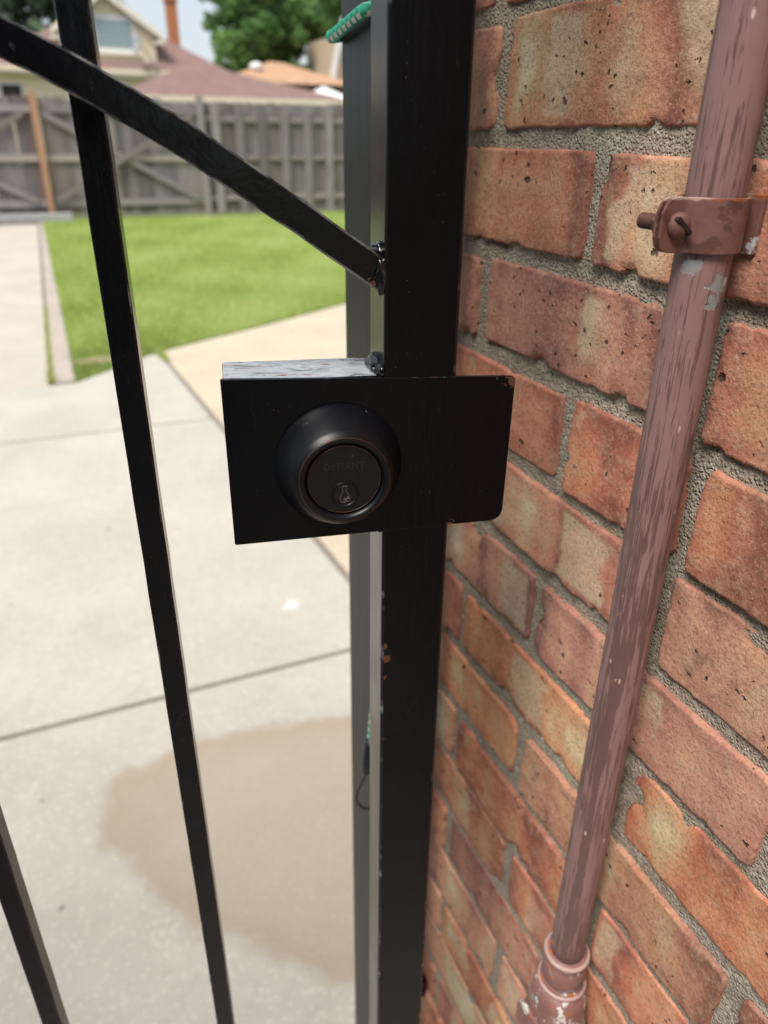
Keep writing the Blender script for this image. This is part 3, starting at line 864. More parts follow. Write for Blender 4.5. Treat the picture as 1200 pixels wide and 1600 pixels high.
fc = bpy.data.curves.new('lettering', 'FONT'); fc.body = 'DEFIANT'; fc.size = 0.0046; fc.align_x = 'CENTER'; fc.align_y = 'CENTER'; fc.extrude = 0.00018; fc.space_character = 1.12
fc.offset = 0.00006
fo = bpy.data.objects.new('tmp', fc); C.objects.link(fo)
dg = bpy.context.evaluated_depsgraph_get(); tme = bpy.data.meshes.new_from_object(fo.evaluated_get(dg)); bpy.data.objects.remove(fo)
tme.transform(DM @ Matrix.Translation((0.0, 0.0064, 0.0178)) @ Matrix.Scale(0.93, 4, (1, 0, 0)))
tme.materials.clear()
link_mesh('lettering', tme, mat_plain('lettering_dark', (0.012, 0.0115, 0.011), 0.45, 0.1, 50), db)

# ------------------------------------------------------------------ fixed latch post behind the gate
jamb = tag(empty('latch_post', (0.190, 0.463, 0)), 'dark satin steel post fixed beside the brick wall behind the gate', 'post')
MB().box((0, 0, -0.02), (0.052, 0.052, 1.80)).build('tube', mat_jamb(), jamb, bevel=0.0022, seg=3)
MB().box((-0.003, -0.003, 1.80), (0.055, 0.055, 1.812)).build('cap', M_POST, jamb, bevel=0.002)
for z in (0.35, 1.62):
    MB().box((0.0525, 0.016, z), (0.0816, 0.034, z + 0.03)).build('wall_bracket', M_POST, jamb, bevel=0.001)

# ------------------------------------------------------------------ conduit on the wall
PXc, PYc, PR = WX - 0.0180, 0.2494, 0.0117
cond = tag(empty('conduit', (PXc, PYc, 0.0)), 'vertical pipe in peeling mauve brown paint strapped to the brick wall', 'pipe')
zs = [0.775 + i * 0.02 for i in range(94)]
o = MB().sweep([(0.0006 * mn.noise(Vector((z * 2, 0, 0))), 0.0006 * mn.noise(Vector((z * 2, 5, 0))), z) for z in zs], PR, 40).build('pipe', M_PIPE, cond, smooth=True)
M_FIT, M_FIT2 = mat_fitting('fitting_paint', 0.60), mat_fitting('fitting_paint_flaked', 0.545)
prof = [(0.0121, 0.786), (0.0140, 0.7855), (0.0150, 0.783), (0.0148, 0.7795), (0.0143, 0.778), (0.0152, 0.7765), (0.0155, 0.766), (0.0153, 0.7585), (0.0147, 0.757), (0.0160, 0.7555), (0.0166, 0.7525), (0.0162, 0.749), (0.0150, 0.7475)]
set_smooth_angle(MB().lathe([(r, z) for r, z in prof], 48).build('compression_nut', M_FIT, cond), 60)
M_RING = mat_plain('pale_pink_paint', (0.41, 0.275, 0.25), 0.45, 0.25, 120)
for rr_, zz_, tt_ in ((0.0143, 0.7835, 0.0019), (0.0156, 0.7525, 0.0021)):
    MB().sweep([(rr_ * math.cos(2 * math.pi * i / 48), rr_ * math.sin(2 * math.pi * i / 48), zz_) for i in range(48)], tt_, 10, closed=True).build('nut_ring', M_RING, cond, smooth=True)
# cast outlet body below
bm = bmesh.new(); bmesh.ops.create_cube(bm, size=1)
bmesh.ops.subdivide_edges(bm, edges=bm.edges[:], cuts=9, use_grid_fill=True)
for v in bm.verts:
    q = v.co * 2
    t = (q.z + 1) / 2                                   # 0 bottom .. 1 top
    z = 0.600 + 0.1485 * t
    rx = 0.019 if t < 0.72 else 0.019 - 0.0035 * ((t - 0.72) / 0.28)
    ry = 0.0235 if t < 0.62 else 0.0235 - 0.0080 * ((t - 0.62) / 0.38) ** 1.3
    c = Vector((q.x, q.y, 0)); l4 = (abs(q.x) ** 4 + abs(q.y) ** 4) ** 0.25 if t < 0.6 else (abs(q.x) ** 3 + abs(q.y) ** 3) ** (1 / 3)
    mxc = max(abs(q.x), abs(q.y), 1e-6)
    s = mxc / max(l4, 1e-6)
    v.co = Vector((q.x * s * rx, q.y * s * ry, z))
me = bpy.data.meshes.new('outlet_body'); bm.to_mesh(me); bm.free()
link_mesh('outlet_body', me, M_FIT2, cond, smooth=True)
o = MB().prism(rounded([(-0.018, 0.612), (0.018, 0.612), (0.018, 0.715), (-0.018, 0.715)], [0.008] * 4), 0.0, 0.003).build('body_cover', M_FIT, cond)
o.rotation_euler = (rad(90), 0, rad(-90)); o.location = (-0.0188, 0, 0)
MB().sweep([(0, 0, 0.02), (0, 0, 0.60)], PR, 32).build('lower_pipe', M_PIPE, cond, smooth=True)

# clamp holding the pipe to the wall
gc = NG('clamp_paint'); p = gc.obj(); n1 = gc.noise(p, 130, 5, 0.62); n2 = gc.noise(gc.mapv(p, (1, 0.4, 1.0), loc=(2, 2, 0)), 95, 4, 0.6)
col = gc.mix(n1, (0.115, 0.052, 0.044), (0.205, 0.098, 0.083))
col = gc.mix(gc.step(n2, 0.55, 0.60, 0, 0.75), col, (0.085, 0.036, 0.030))
z = gc.sep(p)[2]; wobz = gc.math('ADD', z, gc.math('MULTIPLY', gc.math('SUBTRACT', gc.noise(p, 160, 4), 0.5), 0.004))
ed = gc.step(wobz, 0.0200, 0.0206)
col = gc.mix(ed, col, gc.mix(gc.step(gc.noise(p, 60, 2), 0.42, 0.52), (0.26, 0.085, 0.04), (0.40, 0.28, 0.22)))
k = spots(gc, p, [(-0.0120, 0.011, 0.012, 0.004)], 0.004, 120); col = gc.mix(gc.math('MULTIPLY', k, 0.8), col, (0.30, 0.085, 0.03))
k = spots(gc, p, [(0.0125, -0.0100, 0.002, 0.004), (-0.029, 0, 0.018, 0.003)], 0.004, 200); col = gc.mix(k, col, (0.40, 0.40, 0.41))
M_CLAMP = gc.out(col, 0.42, gc.bump(n1, 0.6, 0.0007), spec=0.45)
CZ0 = 1.2585
clamp = tag(empty('pipe_clamp', (PXc, PYc, CZ0)), 'rusty painted two piece clamp with slotted screw round the mauve pipe', 'clamp')


def strap(sgn, name, ear):
    # plan curve (x, y) from ear tip to wall, on one side of the pipe
    r = PR + 0.0012; pts = [(-0.0275 + (0 if sgn < 0 else 0.0006), sgn * 0.0013), (-0.0215, sgn * 0.0012), (-r - 0.0035, sgn * 0.0015), (-r - 0.0008, sgn * 0.0030)]
    for i in range(11):
        t = rad(160 - 14 * i); pts.append((r * math.cos(t), sgn * r * math.sin(t)))
    pts += [(r + 0.0022, sgn * 0.0042), (0.0172, sgn * 0.0062)]
    pts = [tuple(q) for q in catmull(pts, 3)]
    H = 0.0212; th = 0.0013; q = MB(); n = len(pts)
    for i, (x, y) in enumerate(pts):
        a = Vector(pts[min(i + 1, n - 1)]) - Vector(pts[max(i - 1, 0)]); a.normalize(); nr = Vector((-a.y, a.x)) * th * (1 if sgn > 0 else -1)
        x2, y2 = x + nr.x, y + nr.y
        s = (x - pts[0][0]) / 0.006; cut = 0.0 if s > 1 else 0.0062 * (1 - math.sqrt(max(0, 1 - (1 - s) ** 2)))
        zs_ = [cut + (H - 2 * cut) * j / 4 for j in range(5)]
        q.v += [(x, y, z_) for z_ in zs_] + [(x2, y2, z_) for z_ in zs_[::-1]]
    for i in range(n - 1):
        for j in range(10):
            q.f.append((i * 10 + j, i * 10 + (j + 1) % 10, (i + 1) * 10 + (j + 1) % 10, (i + 1) * 10 + j))
    q.f += [tuple(range(10))[::-1], tuple((n - 1) * 10 + j for j in range(10))]
    o = q.build(name, M_CLAMP, clamp, bevel=0.0003)
    bmn = bmesh.new(); bmn.from_mesh(o.data); bmesh.ops.recalc_face_normals(bmn, faces=bmn.faces[:]); bmn.to_mesh(o.data); bmn.free()
    return o


strap(-1, 'strap', True); strap(1, 'strap', True)
SX, SZ = -0.0195, 0.0108
SM = Matrix.Translation((SX, -0.0025, SZ)) @ Matrix.Rotation(rad(90), 4, 'X')
# domed slotted screw head
bm = bmesh.new()
MBh = MB().lathe([(0.0050, 0.0), (0.0051, 0.0010), (0.0047, 0.0024), (0.0036, 0.0037), (0.0020, 0.0044), (0.0001, 0.0046)], 32, SM)
hd = MBh.build('screw_head', M_CLAMP, clamp, smooth=True)
SL = SM @ Matrix.Rotation(rad(-38), 4, 'Z')
MB().box((-0.0048, -0.00085, 0.0022), (0.0048, 0.00085, 0.00480), SL).build('screw_slot', mat_plain('slot_dark', (0.018, 0.009, 0.007), 0.8), hd)
gt = NG('rusty_thread'); n1 = gt.noise(gt.obj(), 300, 4)
M_RUST = gt.out(gt.mix(n1, (0.045, 0.022, 0.018), (0.13, 0.055, 0.040)), 0.6, gt.bump(n1, 0.5, 0.0005))
prof = []
for i in range(60):
    prof.append((0.0030 + (0.0003 if i % 3 == 1 else 0), 0.0002 + 0.0185 * i / 59))
prof += [(0.0022, 0.0193), (0.0, 0.0195)]
BMx = Matrix.Translation((SX, -0.0005, SZ)) @ Matrix.Rotation(rad(-90), 4, 'X')
MB().lathe(prof, 24, BMx).build('bolt', M_RUST, clamp, smooth=True)
NMx = Matrix.Translation((SX, 0.0028, SZ)) @ Matrix.Rotation(rad(-90), 4, 'X')
q = MB().prism([(0.0056 * math.cos(rad(60 * i + 12)), 0.0056 * math.sin(rad(60 * i + 12))) for i in range(6)], 0, 0.0042); q.v = [tuple(NMx @ Vector(v)) for v in q.v]
q.build('nut', M_CLAMP, clamp, bevel=0.0004)
MB().box((0.0140, -0.0125, -0.001), (0.0166, 0.0125, 0.0222)).build('base_plate', M_CLAMP, clamp, bevel=0.0004)

# ------------------------------------------------------------------ bungee cord round the latch post
gu = NG('braided_green_cord'); p = gu.attr('along'); q = gu.attr('round')
ss = gu.math('FRACT', gu.math('ADD', gu.math('MULTIPLY', p, 130.0), gu.math('MULTIPLY', q, 1.0)))
s2 = gu.math('FRACT', gu.math('SUBTRACT', gu.math('MULTIPLY', p, 130.0), gu.math('MULTIPLY', q, 2.0)))
wm = gu.math('MULTIPLY', gu.step(gu.math('ABSOLUTE', gu.math('SUBTRACT', q, 0.21)), 0.09, 0.05), gu.step(gu.math('ABSOLUTE', gu.math('SUBTRACT', ss, 0.5)), 0.30, 0.20))
wm2 = gu.math('MULTIPLY', gu.step(gu.math('ABSOLUTE', gu.math('SUBTRACT', q, 0.71)), 0.09, 0.05), gu.step(gu.math('ABSOLUTE', gu.math('SUBTRACT', ss, 0.5)), 0.36, 0.26))
wm = gu.math('MAXIMUM', wm, wm2)
col = gu.mix(gu.step(s2, 0.1, 0.5), (0.015, 0.20, 0.125), (0.035, 0.34, 0.225)); col = gu.mix(wm, col, (0.68, 0.72, 0.68))
M_CORD = gu.out(col, 0.75, gu.bump(gu.math('ABSOLUTE', gu.math('SUBTRACT', s2, 0.5)), 0.35, 0.0008), spec=0.3)
bun = tag(empty('bungee_cord', (0.190, 0.463, 1.362)), 'green and white braided bungee cord wrapped round the dark latch post', 'cord')


def cord(pts, r, name, n=20):
    mbx = MB().sweep(pts, r, n); o = mbx.build(name, M_CORD, bun, smooth=True); me = o.data
    ln = 0; al = []; P = [Vector(t) for t in pts]
    for i, t in enumerate(P):
        if i: ln += (t - P[i - 1]).length
        al += [ln] * n
    a = me.attributes.new('along', 'FLOAT', 'POINT'); a.data.foreach_set('value', al)
    b = me.attributes.new('round', 'FLOAT', 'POINT'); b.data.foreach_set('value', [j / n for _ in P for j in range(n)])
    return o


cr_ = 0.0050
ctr = [(0.060, -0.002, 0.020), (0.055, -0.0055, 0.016), (0.030, -0.0062, 0.0105), (0.004, -0.0060, 0.0035), (-0.0040, -0.0045, 0.0015), (-0.0058, 0.0030, 0.0005), (-0.0058, 0.048, -0.006), (-0.0045, 0.0560, -0.006), (0.003, 0.0582, -0.005), (0.048, 0.0582, 0.003), (0.0565, 0.0565, 0.006), (0.0582, 0.048, 0.008), (0.0582, 0.004, 0.016), (0.0575, -0.006, 0.010), (0.050, -0.0110, -0.020), (0.040, -0.0100, -0.10), (0.026, -0.0080, -0.25), (0.010, -0.0070, -0.42), (0.0010, -0.0070, -0.495), (-0.0030, -0.0075, -0.540), (-0.0042, -0.0080, -0.552)]
cord([tuple(v) for v in catmull([Vector(t) for t in ctr], 6)], cr_ * 0.72, 'cord')
M_CAP = mat_plain('dark_blue_plastic', (0.010, 0.014, 0.022), 0.4, 0.2, 80)
cap = MB().sweep([(-0.0022, -0.0072, -0.536), (-0.0032, -0.0075, -0.544), (-0.0050, -0.0080, -0.562), (-0.0060, -0.0082, -0.572), (-0.0062, -0.0083, -0.574)], 0.0065, 20, radii=[0.0050, 0.0064, 0.0072, 0.0066, 0.002]).build('end_cap', M_CAP, bun, smooth=True)
hk = [(-0.0060, -0.0083, -0.570), (-0.010, -0.0085, -0.580), (-0.0160, -0.0088, -0.592)]
for i in range(13):
    t = rad(180 + 14 * i); hk.append((-0.0030 + 0.0150 * math.cos(t), -0.009 - 0.0003 * i, -0.602 + 0.0175 * math.sin(t)))
MB().sweep(catmull([Vector(t) for t in hk], 4), 0.0014, 10).build('hook', mat_plain('dull_steel', (0.10, 0.10, 0.105), 0.35, 0.2, 90, metal=0.8), bun, smooth=True)

# ------------------------------------------------------------------ back fence
M_WOOD = mat_wood('weathered_board', (0.155, 0.136, 0.142), (0.275, 0.246, 0.252), (0.225, 0.172, 0.152))
M_WOOD2 = mat_wood('weathered_rail', (0.225, 0.200, 0.204), (0.33, 0.298, 0.30), (0.27, 0.222, 0.20))
M_WOODB = mat_wood('new_brown_post', (0.38, 0.20, 0.125), (0.43, 0.235, 0.15), (0.40, 0.21, 0.135))
FY = 14.3
fr = random.Random(5)
bvar = []
for i in range(4):
    q = MB(); wv = 0.142; t = 0.02
    lean = fr.uniform(-0.004, 0.004)
    q.add([(-wv / 2, 0, 0), (wv / 2, 0, 0), (wv / 2, t, 0), (-wv / 2, t, 0), (-wv / 2 + lean, 0.002, 1.74), (wv / 2 + lean, 0, 1.74 - 0.01 * i), (wv / 2 + lean, t, 1.74 - 0.01 * i), (-wv / 2 + lean, t + .002, 1.74)],
          [(3, 2, 1, 0), (4, 5, 6, 7), (0, 1, 5, 4), (1, 2, 6, 5), (2, 3, 7, 6), (3, 0, 4, 7)])
    me = q.mesh('board'); me.materials.append(M_WOOD); bvar.append(me)


def board(parent, x, y, z, sz=1.0):
    o = bpy.data.objects.new('board', bvar[fr.randrange(4)]); C.objects.link(o); o.parent = parent
    o.location = (x, y, z); o.scale = (1, 1, sz); o.rotation_euler = (0, fr.uniform(-0.008, 0.008), fr.uniform(-0.04, 0.04))


def wood_gate(x0, x1, label, x_brace, single=None):
    gt_ = tag(empty('wooden_gate', (x0, FY, 0)), label, 'gate', 'wooden back gate leaves')
    w_ = x1 - x0; n_ = int(w_ / 0.1365)
    for i in range(n_): board(gt_, 0.07 + (w_ - 0.14) * i / (n_ - 1), 0.045 + fr.uniform(0, .008), 0.07 + fr.uniform(-.015, .015), 1.0 + fr.uniform(-.008, .01))
    for z_ in (0.26, 0.94, 1.64):
        MB().box((0.01, 0.005, z_ - 0.05), (w_ - 0.01, 0.043, z_ + 0.05)).build('rail', M_WOOD2, gt_)
    for p_, q_, y_ in x_brace:
        MB().beam((p_[0], y_, p_[1]), (q_[0], y_, q_[1]), 0.030, 0.085).build('brace', M_WOOD2, gt_)
    return gt_


gl_ = wood_gate(-2.75, 0.082, 'grey board gate leaf left of the brown post at the end of the walk', [((0.1, 1.58), (1.30, 0.96), -0.012), ((1.45, 0.92), (2.7, 0.30), -0.012), ((0.1, 0.30), (1.30, 0.92), -0.012), ((1.45, 0.96), (2.7, 1.58), -0.012)])
gr_ = wood_gate(0.174, 2.66, 'grey board gate leaf with crossed braces right of the brown post', [((0.06, 1.58), (2.38, 0.31), -0.012), ((0.06, 0.31), (2.38, 1.58), -0.043)])
MB().box((0, 0, 0), (0.085, 0.10, 1.90)).build('wooden_post', M_WOODB, None, (0.085, FY - 0.07, 0), bevel=0.006)
tag(bpy.data.objects['wooden_post'], 'plain brown wooden post standing between the grey gate leaves', 'post')
wf = tag(empty('wooden_fence', (2.7, FY, 0)), 'weathered grey board fence with staggered pickets behind the lawn', 'fence')
MB().box((-0.035, -0.05, 0), (0.065, 0.05, 1.83)).build('post', M_WOOD2, wf, bevel=0.006)
MB().box((-0.042, -0.057, 1.83), (0.072, 0.057, 1.87)).build('post_cap', M_WOOD2, wf, bevel=0.006)
for x_ in (2.5, 4.95):
    MB().box((x_, 0.03, 0), (x_ + 0.09, 0.06, 1.84)).build('post', M_WOOD2, wf, bevel=0.006)
for z_ in (0.30, 0.95, 1.55):
    MB().box((0.07, 0.012, z_ - 0.045), (6.4, 0.050, z_ + 0.045)).build('rail', M_WOOD2, wf)
i = 0; x_ = 0.15
while x_ < 6.4:
    front = i % 2
    board(wf, x_, -0.012 if front and i % 4 != 3 else 0.062, 0.06 + fr.uniform(-.012, .012), 1.0 + fr.uniform(-.006, .008)); x_ += 0.103; i += 1
tm = MB().box((0, 0, 0), (1.55, 0.14, 0.13)).build('timber', mat_wood('grey_timber', (0.22, 0.22, 0.225), (0.33, 0.33, 0.335), (0.27, 0.26, 0.25)), None, (-1.12, FY - 0.28, 0.0), bevel=0.012)
tag(tm, 'squared grey timber lying along the foot of the wooden gate', 'timber')

# ------------------------------------------------------------------ buildings beyond the fence
M_CREAM = mat_plain('cream_siding', (0.82, 0.70, 0.52), 0.8, 0.06, 1.5)
M_TRIM = mat_plain('pale_trim', (0.82, 0.74, 0.63), 0.6, 0.05, 2)
M_WHITE = mat_plain('white_paint', (0.80, 0.80, 0.80), 0.5, 0.03, 2)
M_ROOF = mat_roof('mauve_shingle', (0.21, 0.135, 0.120), (0.29, 0.19, 0.172))
M_ROOFO = mat_roof('orange_shingle', (0.44, 0.26, 0.16), (0.58, 0.36, 0.23))
M_CHIM = mat_plain('chimney_brick', (0.42, 0.17, 0.085), 0.85, 0.2, 9)
M_GLASS = NG('window_glass').out((0.25, 0.34, 0.37), 0.06, spec=0.9)
M_DARK = mat_plain('dark_opening', (0.03, 0.025, 0.022), 0.6)
M_TAN = mat_plain('tan_wall', (0.46, 0.37, 0.28), 0.85, 0.08, 2)
M_GUT = mat_plain('gutter_paint', (0.82, 0.70, 0.55), 0.5, 0.05, 2)


def hip_roof(x0, x1, y0, y1, zb, pk, th, parent, mat, name='roof'):
    q = MB(); n_ = len(pk)
    v = [(x0, y0, zb), (x1, y0, zb), (x1, y1, zb), (x0, y1, zb)] + [(x0, y0, zb - th), (x1, y0, zb - th), (x1, y1, zb - th), (x0, y1, zb - th)] + list(pk)
    if n_ == 1: f = [(0, 1, 8), (1, 2, 8), (2, 3, 8), (3, 0, 8)]
    else: f = [(0, 1, 9, 8), (1, 2, 9), (2, 3, 8, 9), (3, 0, 8)]
    f += [(7, 6, 5, 4), (0, 4, 5, 1), (1, 5, 6, 2), (2, 6, 7, 3), (3, 7, 4, 0)]
    return q.add(v, f).build(name, mat, parent)


# garage with a low hipped roof
ga = tag(empty('garage', (7.0, 33.5, 0)), 'low garage with mauve brown hipped shingle roof and pale gutter', 'garage')
hip_roof(-4.1, 4.4, -3.5, 4.5, 2.52, [(-0.75, 0.0, 3.78)], 0.05, ga, M_ROOF)
MB().box((-3.7, -3.0, -0.1), (4.0, 4.0, 2.46)).build('wall', M_CREAM, ga)
MB().box((-4.1, -3.62, 2.33), (4.4, -3.51, 2.50)).build('gutter', M_GUT, ga)
MB().box((-4.12, -3.56, 2.24), (4.42, -3.50, 2.325)).build('fascia', M_TRIM, ga)

# cream house with a gabled dormer
ho = tag(empty('cream_house', (4.5, 50, 0)), 'cream house with brown hipped roof, gabled dormer and tall brick chimney', 'house')
hip_roof(-6.1, 6.0, -5, 6, 4.22, [(-0.3, 0.6, 7.45), (0.3, 0.6, 7.45)], 0.08, ho, M_ROOF)
MB().box((-5.6, -4.5, -0.1), (5.5, 5.5, 4.13)).build('wall', M_CREAM, ho)
MB().box((-6.1, -5.13, 3.98), (6.0, -5.01, 4.20)).build('gutter', M_GUT, ho)
MB().box((-6.1, -5.05, 3.86), (6.0, -4.55, 3.97)).build('soffit', M_TRIM, ho)
for x_ in (-4.95, 2.2):
    wn = MB().box((x_ - 0.55, -4.56, 1.9), (x_ + 0.55, -4.52, 3.5)).build('window', M_WHITE, ho)
    MB().box((x_ - 0.45, -4.59, 2.0), (x_ + 0.45, -4.565, 3.4)).build('pane', M_DARK, wn)
# dormer: gable wall, roof planes, rake boards
gx0, gx1, gz0, gz1, gpk, gyf = -2.35, 2.2, 4.55, 5.95, 7.45, -4.3
gxc = -0.07
dw = plate_xz([(gx0, gz0 - 0.3), (gx1, gz0 - 0.3), (gx1, gz1), (gxc, gpk), (gx0, gz1)], gyf, gyf + 5.5); dw.build('dormer_wall', M_CREAM, ho)
for s in (-1, 1):
    xe = gx0 - 0.38 if s < 0 else gx1 + 0.38
    sl = (gpk - gz1) / (gx1 - gxc)
    ze = gz1 - 0.38 * sl
    q = MB(); t = 0.14
    q.add([(xe, gyf - 0.35, ze + .02), (gxc, gyf - 0.35, gpk + .02), (gxc, gyf + 5.5, gpk + .02), (xe, gyf + 5.5, ze + .02), (xe, gyf - 0.35, ze + t), (gxc, gyf - 0.35, gpk + t), (gxc, gyf + 5.5, gpk + t), (xe, gyf + 5.5, ze + t)],
          [(0, 1, 2, 3), (7, 6, 5, 4), (0, 4, 5, 1), (1, 5, 6, 2), (2, 6, 7, 3), (3, 7, 4, 0)])
    q.build('dormer_roof', M_ROOF, ho)
    q = MB(); q.add([(xe, gyf - 0.42, ze - .14), (gxc, gyf - 0.42, gpk - .14), (gxc, gyf - 0.36, gpk - .14), (xe, gyf - 0.36, ze - .14), (xe, gyf - 0.42, ze + .17), (gxc, gyf - 0.42, gpk + .17), (gxc, gyf - 0.36, gpk + .17), (xe, gyf - 0.36, ze + .17)],
                    [(0, 1, 2, 3), (7, 6, 5, 4), (0, 4, 5, 1), (1, 5, 6, 2), (2, 6, 7, 3), (3, 7, 4, 0)])
    q.build('rake_board', M_TRIM, ho)
    MB().box((xe - 0.04 if s < 0 else xe - 0.40, gyf - 0.41, ze - 0.30), (xe + 0.40 if s < 0 else xe + 0.04, gyf - 0.02, ze - 0.145)).build('eave_return', M_TRIM, ho)
wn = MB().box((-1.75, gyf - 0.06, 4.98), (1.30, gyf - 0.003, 6.55)).build('window', M_WHITE, ho)
for a, b in ((-1.55, -0.85), (-0.62, 1.10)):
    if b > 0: spl = [(a, b)]
    else: spl = [(a, b)]
    for (c_, d_) in spl:
        MB().box((c_, gyf - 0.09, 5.22), (d_, gyf - 0.065, 5.72)).build('pane', M_GLASS, wn); MB().box((c_, gyf - 0.09, 5.78), (d_, gyf - 0.065, 6.36)).build('pane', M_GLASS, wn)
MB().box((-1.9, gyf - 0.14, 4.86), (1.45, gyf - 0.004, 4.975)).build('sill', M_TRIM, ho)
ch = MB().box((3.85, 1.2, 4.5), (4.45, 1.8, 8.05)).build('chimney', M_CHIM, ho)
MB().box((3.77, 1.12, 8.055), (4.53, 1.88, 8.22)).build('chimney_cap', M_CHIM, ch)
MB().sweep([(4.15, 1.5, 8.2), (4.15, 1.5, 8.55)], 0.10, 12).build('flue', M_TRIM, ch)

sdsh = tag(empty('satellite_dish', (4.5 + 1.75, 44.95, 4.2)), 'grey satellite dish on a bent mast at the roof eave of the cream house', 'dish')
M_GREY = mat_plain('grey_metal', (0.36, 0.37, 0.39), 0.4, 0.08, 4)
MB().sweep([(0.35, -0.1, -0.15), (0.25, -0.12, 0.25), (-0.15, -0.2, 0.75), (-0.35, -0.25, 1.0)], 0.045, 10).build('mast', M_GREY, sdsh, smooth=True)
DMx = Matrix.Translation((-0.45, -0.30, 1.05)) @ Matrix.Rotation(rad(-78), 4, 'Y') @ Matrix.Rotation(rad(10), 4, 'X')
MB().lathe([(0.02, 0.0), (0.22, 0.03), (0.38, 0.10), (0.47, 0.17), (0.45, 0.185), (0.36, 0.12), (0.20, 0.05), (0.02, 0.02)], 28, DMx).build('dish', M_GREY, sdsh, smooth=True)
MB().sweep([DMx @ Vector((-0.3, 0, 0.06)), DMx @ Vector((-0.25, 0, 0.5))], 0.025, 8).build('feed_arm', M_GREY, sdsh)

# bungalow with the orange roof
bo = tag(empty('bungalow', (15.4, 54, 0)), 'bungalow with orange shingle hipped roof below the large tree', 'house')
hip_roof(-4.4, 4.2, -4, 4.5, 4.15, [(-0.4, 0.0, 5.55), (0.5, 0.0, 5.50)], 0.08, bo, M_ROOFO)
MB().box((-3.9, -3.5, -0.1), (3.7, 4.0, 4.06)).build('wall', M_CHIM, bo)
MB().box((-4.4, -4.10, 3.96), (4.2, -4.01, 4.13)).build('gutter', M_DARK, bo)
vt = tag(empty('roof_vent', (13.65, 52.3, 4.90)), 'small white domed vent on the orange roof', 'vent')
MB().lathe([(0.30, -0.2), (0.30, 0.05), (0.42, 0.12), (0.40, 0.30), (0.24, 0.42), (0.02, 0.46)], 20).build('cowl', M_WHITE, vt, smooth=True)
cn = tag(empty('canopy', (13.2, 38.5, 0)), 'white peaked canopy roof standing to the right of the garage roof', 'canopy')
hip_roof(-1.5, 1.6, -1.5, 1.6, 2.62, [(0.1, 0.05, 3.42)], 0.10, cn, M_WHITE, 'canopy_cloth')
for sx_, sy_ in ((-1.45, -1.45), (1.5, -1.45), (1.5, 1.5), (-1.45, 1.5)):
    MB().sweep([(sx_, sy_, -0.1), (sx_, sy_, 2.55)], 0.03, 8).build('leg', M_WHITE, cn)
th_ = tag(empty('tan_house', (25.7, 55, 0)), 'tan house wall with pale sloping trim board right of the large tree', 'house')
MB().box((-5.6, 0, -0.1), (6, 7, 7.4)).build('wall', M_TAN, th_)
MB().add([(-5.3, -0.3, 7.4), (6.4, -0.3, 7.4), (6.4, 7.3, 7.4), (-5.3, 7.3, 7.4), (1.5, 3.5, 9.4)], [(0, 1, 4), (1, 2, 4), (2, 3, 4), (3, 0, 4), (3, 2, 1, 0)]).build('roof', M_ROOF, th_)
MB().beam((-6.25, -0.22, 4.5), (-5.25, -0.22, 8.3), 0.10, 0.34).build('trim_board', M_WHITE, th_)


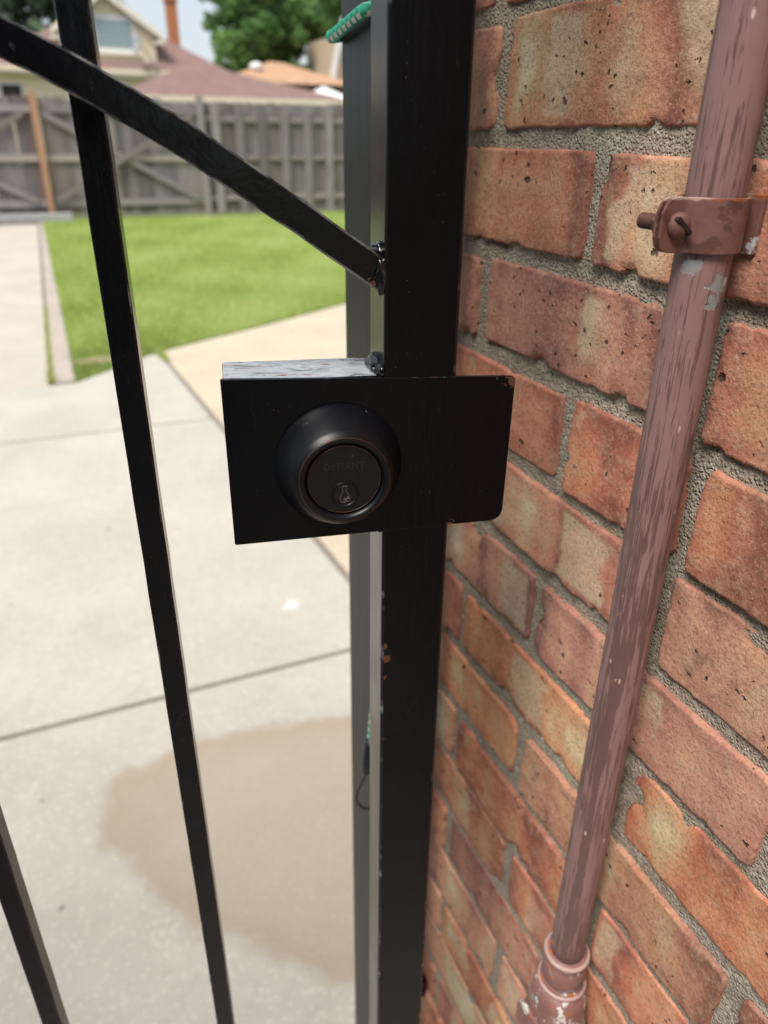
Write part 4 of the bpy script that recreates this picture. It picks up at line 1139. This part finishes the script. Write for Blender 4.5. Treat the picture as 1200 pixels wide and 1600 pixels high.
# ------------------------------------------------------------------ trees
def tree(label, loc, clumps, nleaf, lsize, seed, mat, trunk_h, trunk_r):
    rs = np.random.RandomState(seed); t = tag(empty('leafy_tree', loc), label, 'tree', 'trees behind the houses')
    rg = random.Random(seed)
    q = MB(); q.sweep([(0, 0, -0.2), (0.05, 0, trunk_h * 0.4), (-0.08, 0.05, trunk_h), (0.0, 0.0, trunk_h * 1.5), (0.1, 0, trunk_h * 2.2)], 0.3, 12, radii=[trunk_r * 1.25, trunk_r, trunk_r * 0.85, trunk_r * 0.55, trunk_r * 0.2])
    for c in clumps[:14]:
        e = Vector(c[:3]); s = Vector((0, 0, trunk_h * rg.uniform(0.75, 1.5))); mid = s.lerp(e, 0.5) + Vector((0, 0, 0.4))
        q.sweep([s, mid, e], 0.1, 8, radii=[trunk_r * 0.4, trunk_r * 0.25, trunk_r * 0.07])
    q.build('trunk', M_BARK, t, smooth=True)
    P = []; T = []
    tot = sum(c[3] ** 2 for c in clumps)
    for c in clumps:
        k = int(nleaf * c[3] ** 2 / tot)
        d = rs.normal(size=(k, 3)); d /= np.linalg.norm(d, axis=1)[:, None]
        r = c[3] * (0.55 + 0.5 * rs.rand(k) ** 0.6) * (1 + 0.22 * np.sin(5 * d[:, 0] + 3 * d[:, 2] + c[0]))
        P.append(np.array(c[:3]) + d * r[:, None] * np.array([1, 1, 0.8])); T.append(np.clip(rs.normal(0.45 + c[4], 0.17, k), 0, 1))
    P = np.concatenate(P); T = np.concatenate(T); n = len(P)
    a = rs.normal(size=(n, 3)); a /= np.linalg.norm(a, axis=1)[:, None]; b = rs.normal(size=(n, 3)); b -= (b * a).sum(1)[:, None] * a; b /= np.linalg.norm(b, axis=1)[:, None]
    s = lsize * (0.6 + 0.8 * rs.rand(n))[:, None]
    v = np.stack([P - a * s, P + b * s * 0.55, P + a * s, P - b * s * 0.55], 1).reshape(-1, 3)
    me = bpy.data.meshes.new('crown'); me.from_pydata(v.tolist(), [], np.arange(4 * n).reshape(n, 4).tolist())
    at = me.attributes.new('tone', 'FLOAT', 'POINT'); at.data.foreach_set('value', np.repeat(T, 4))
    link_mesh('crown', me, mat, t)
    return t


M_BARK = mat_plain('bark', (0.07, 0.055, 0.042), 0.95, 0.3, 8, bump=0.6)
M_LEAF = mat_leaf('maple_leaf', [(0.06, 0.135, 0.045), (0.14, 0.27, 0.085), (0.23, 0.39, 0.125), (0.34, 0.50, 0.18)], 0.45)
M_LEAF2 = mat_leaf('dark_leaf', [(0.04, 0.08, 0.045), (0.09, 0.15, 0.085), (0.16, 0.23, 0.14), (0.25, 0.32, 0.21)], 0.35)


def crown(cx, cy, cz, rx, ry, rz, n, seed, rmin, rmax):
    rs = random.Random(seed); out = []
    for i in range(n):
        while True:
            p = Vector((rs.uniform(-1, 1), rs.uniform(-1, 1), rs.uniform(-1, 1)))
            if 0.15 < p.length < 1: break
        p = p * (0.75 + 0.25 * p.length)
        out.append((cx + p.x * rx, cy + p.y * ry, cz + p.z * rz, rs.uniform(rmin, rmax), rs.uniform(-0.22, 0.22)))
    return out


tree('large bright green leafy tree behind the orange roof', (18.2, 63, 0), crown(0, 0, 8.2, 6.0, 4.6, 5.0, 84, 2, 0.6, 1.35), 38000, 0.19, 12, M_LEAF, 3.4, 0.42)
tree('dull green leafy tree rising behind the cream house', (2.4, 66, 0), crown(0, 0, 8.4, 4.6, 4.0, 4.0, 34, 6, 1.0, 1.7), 20000, 0.22, 22, M_LEAF2, 3.6, 0.40)
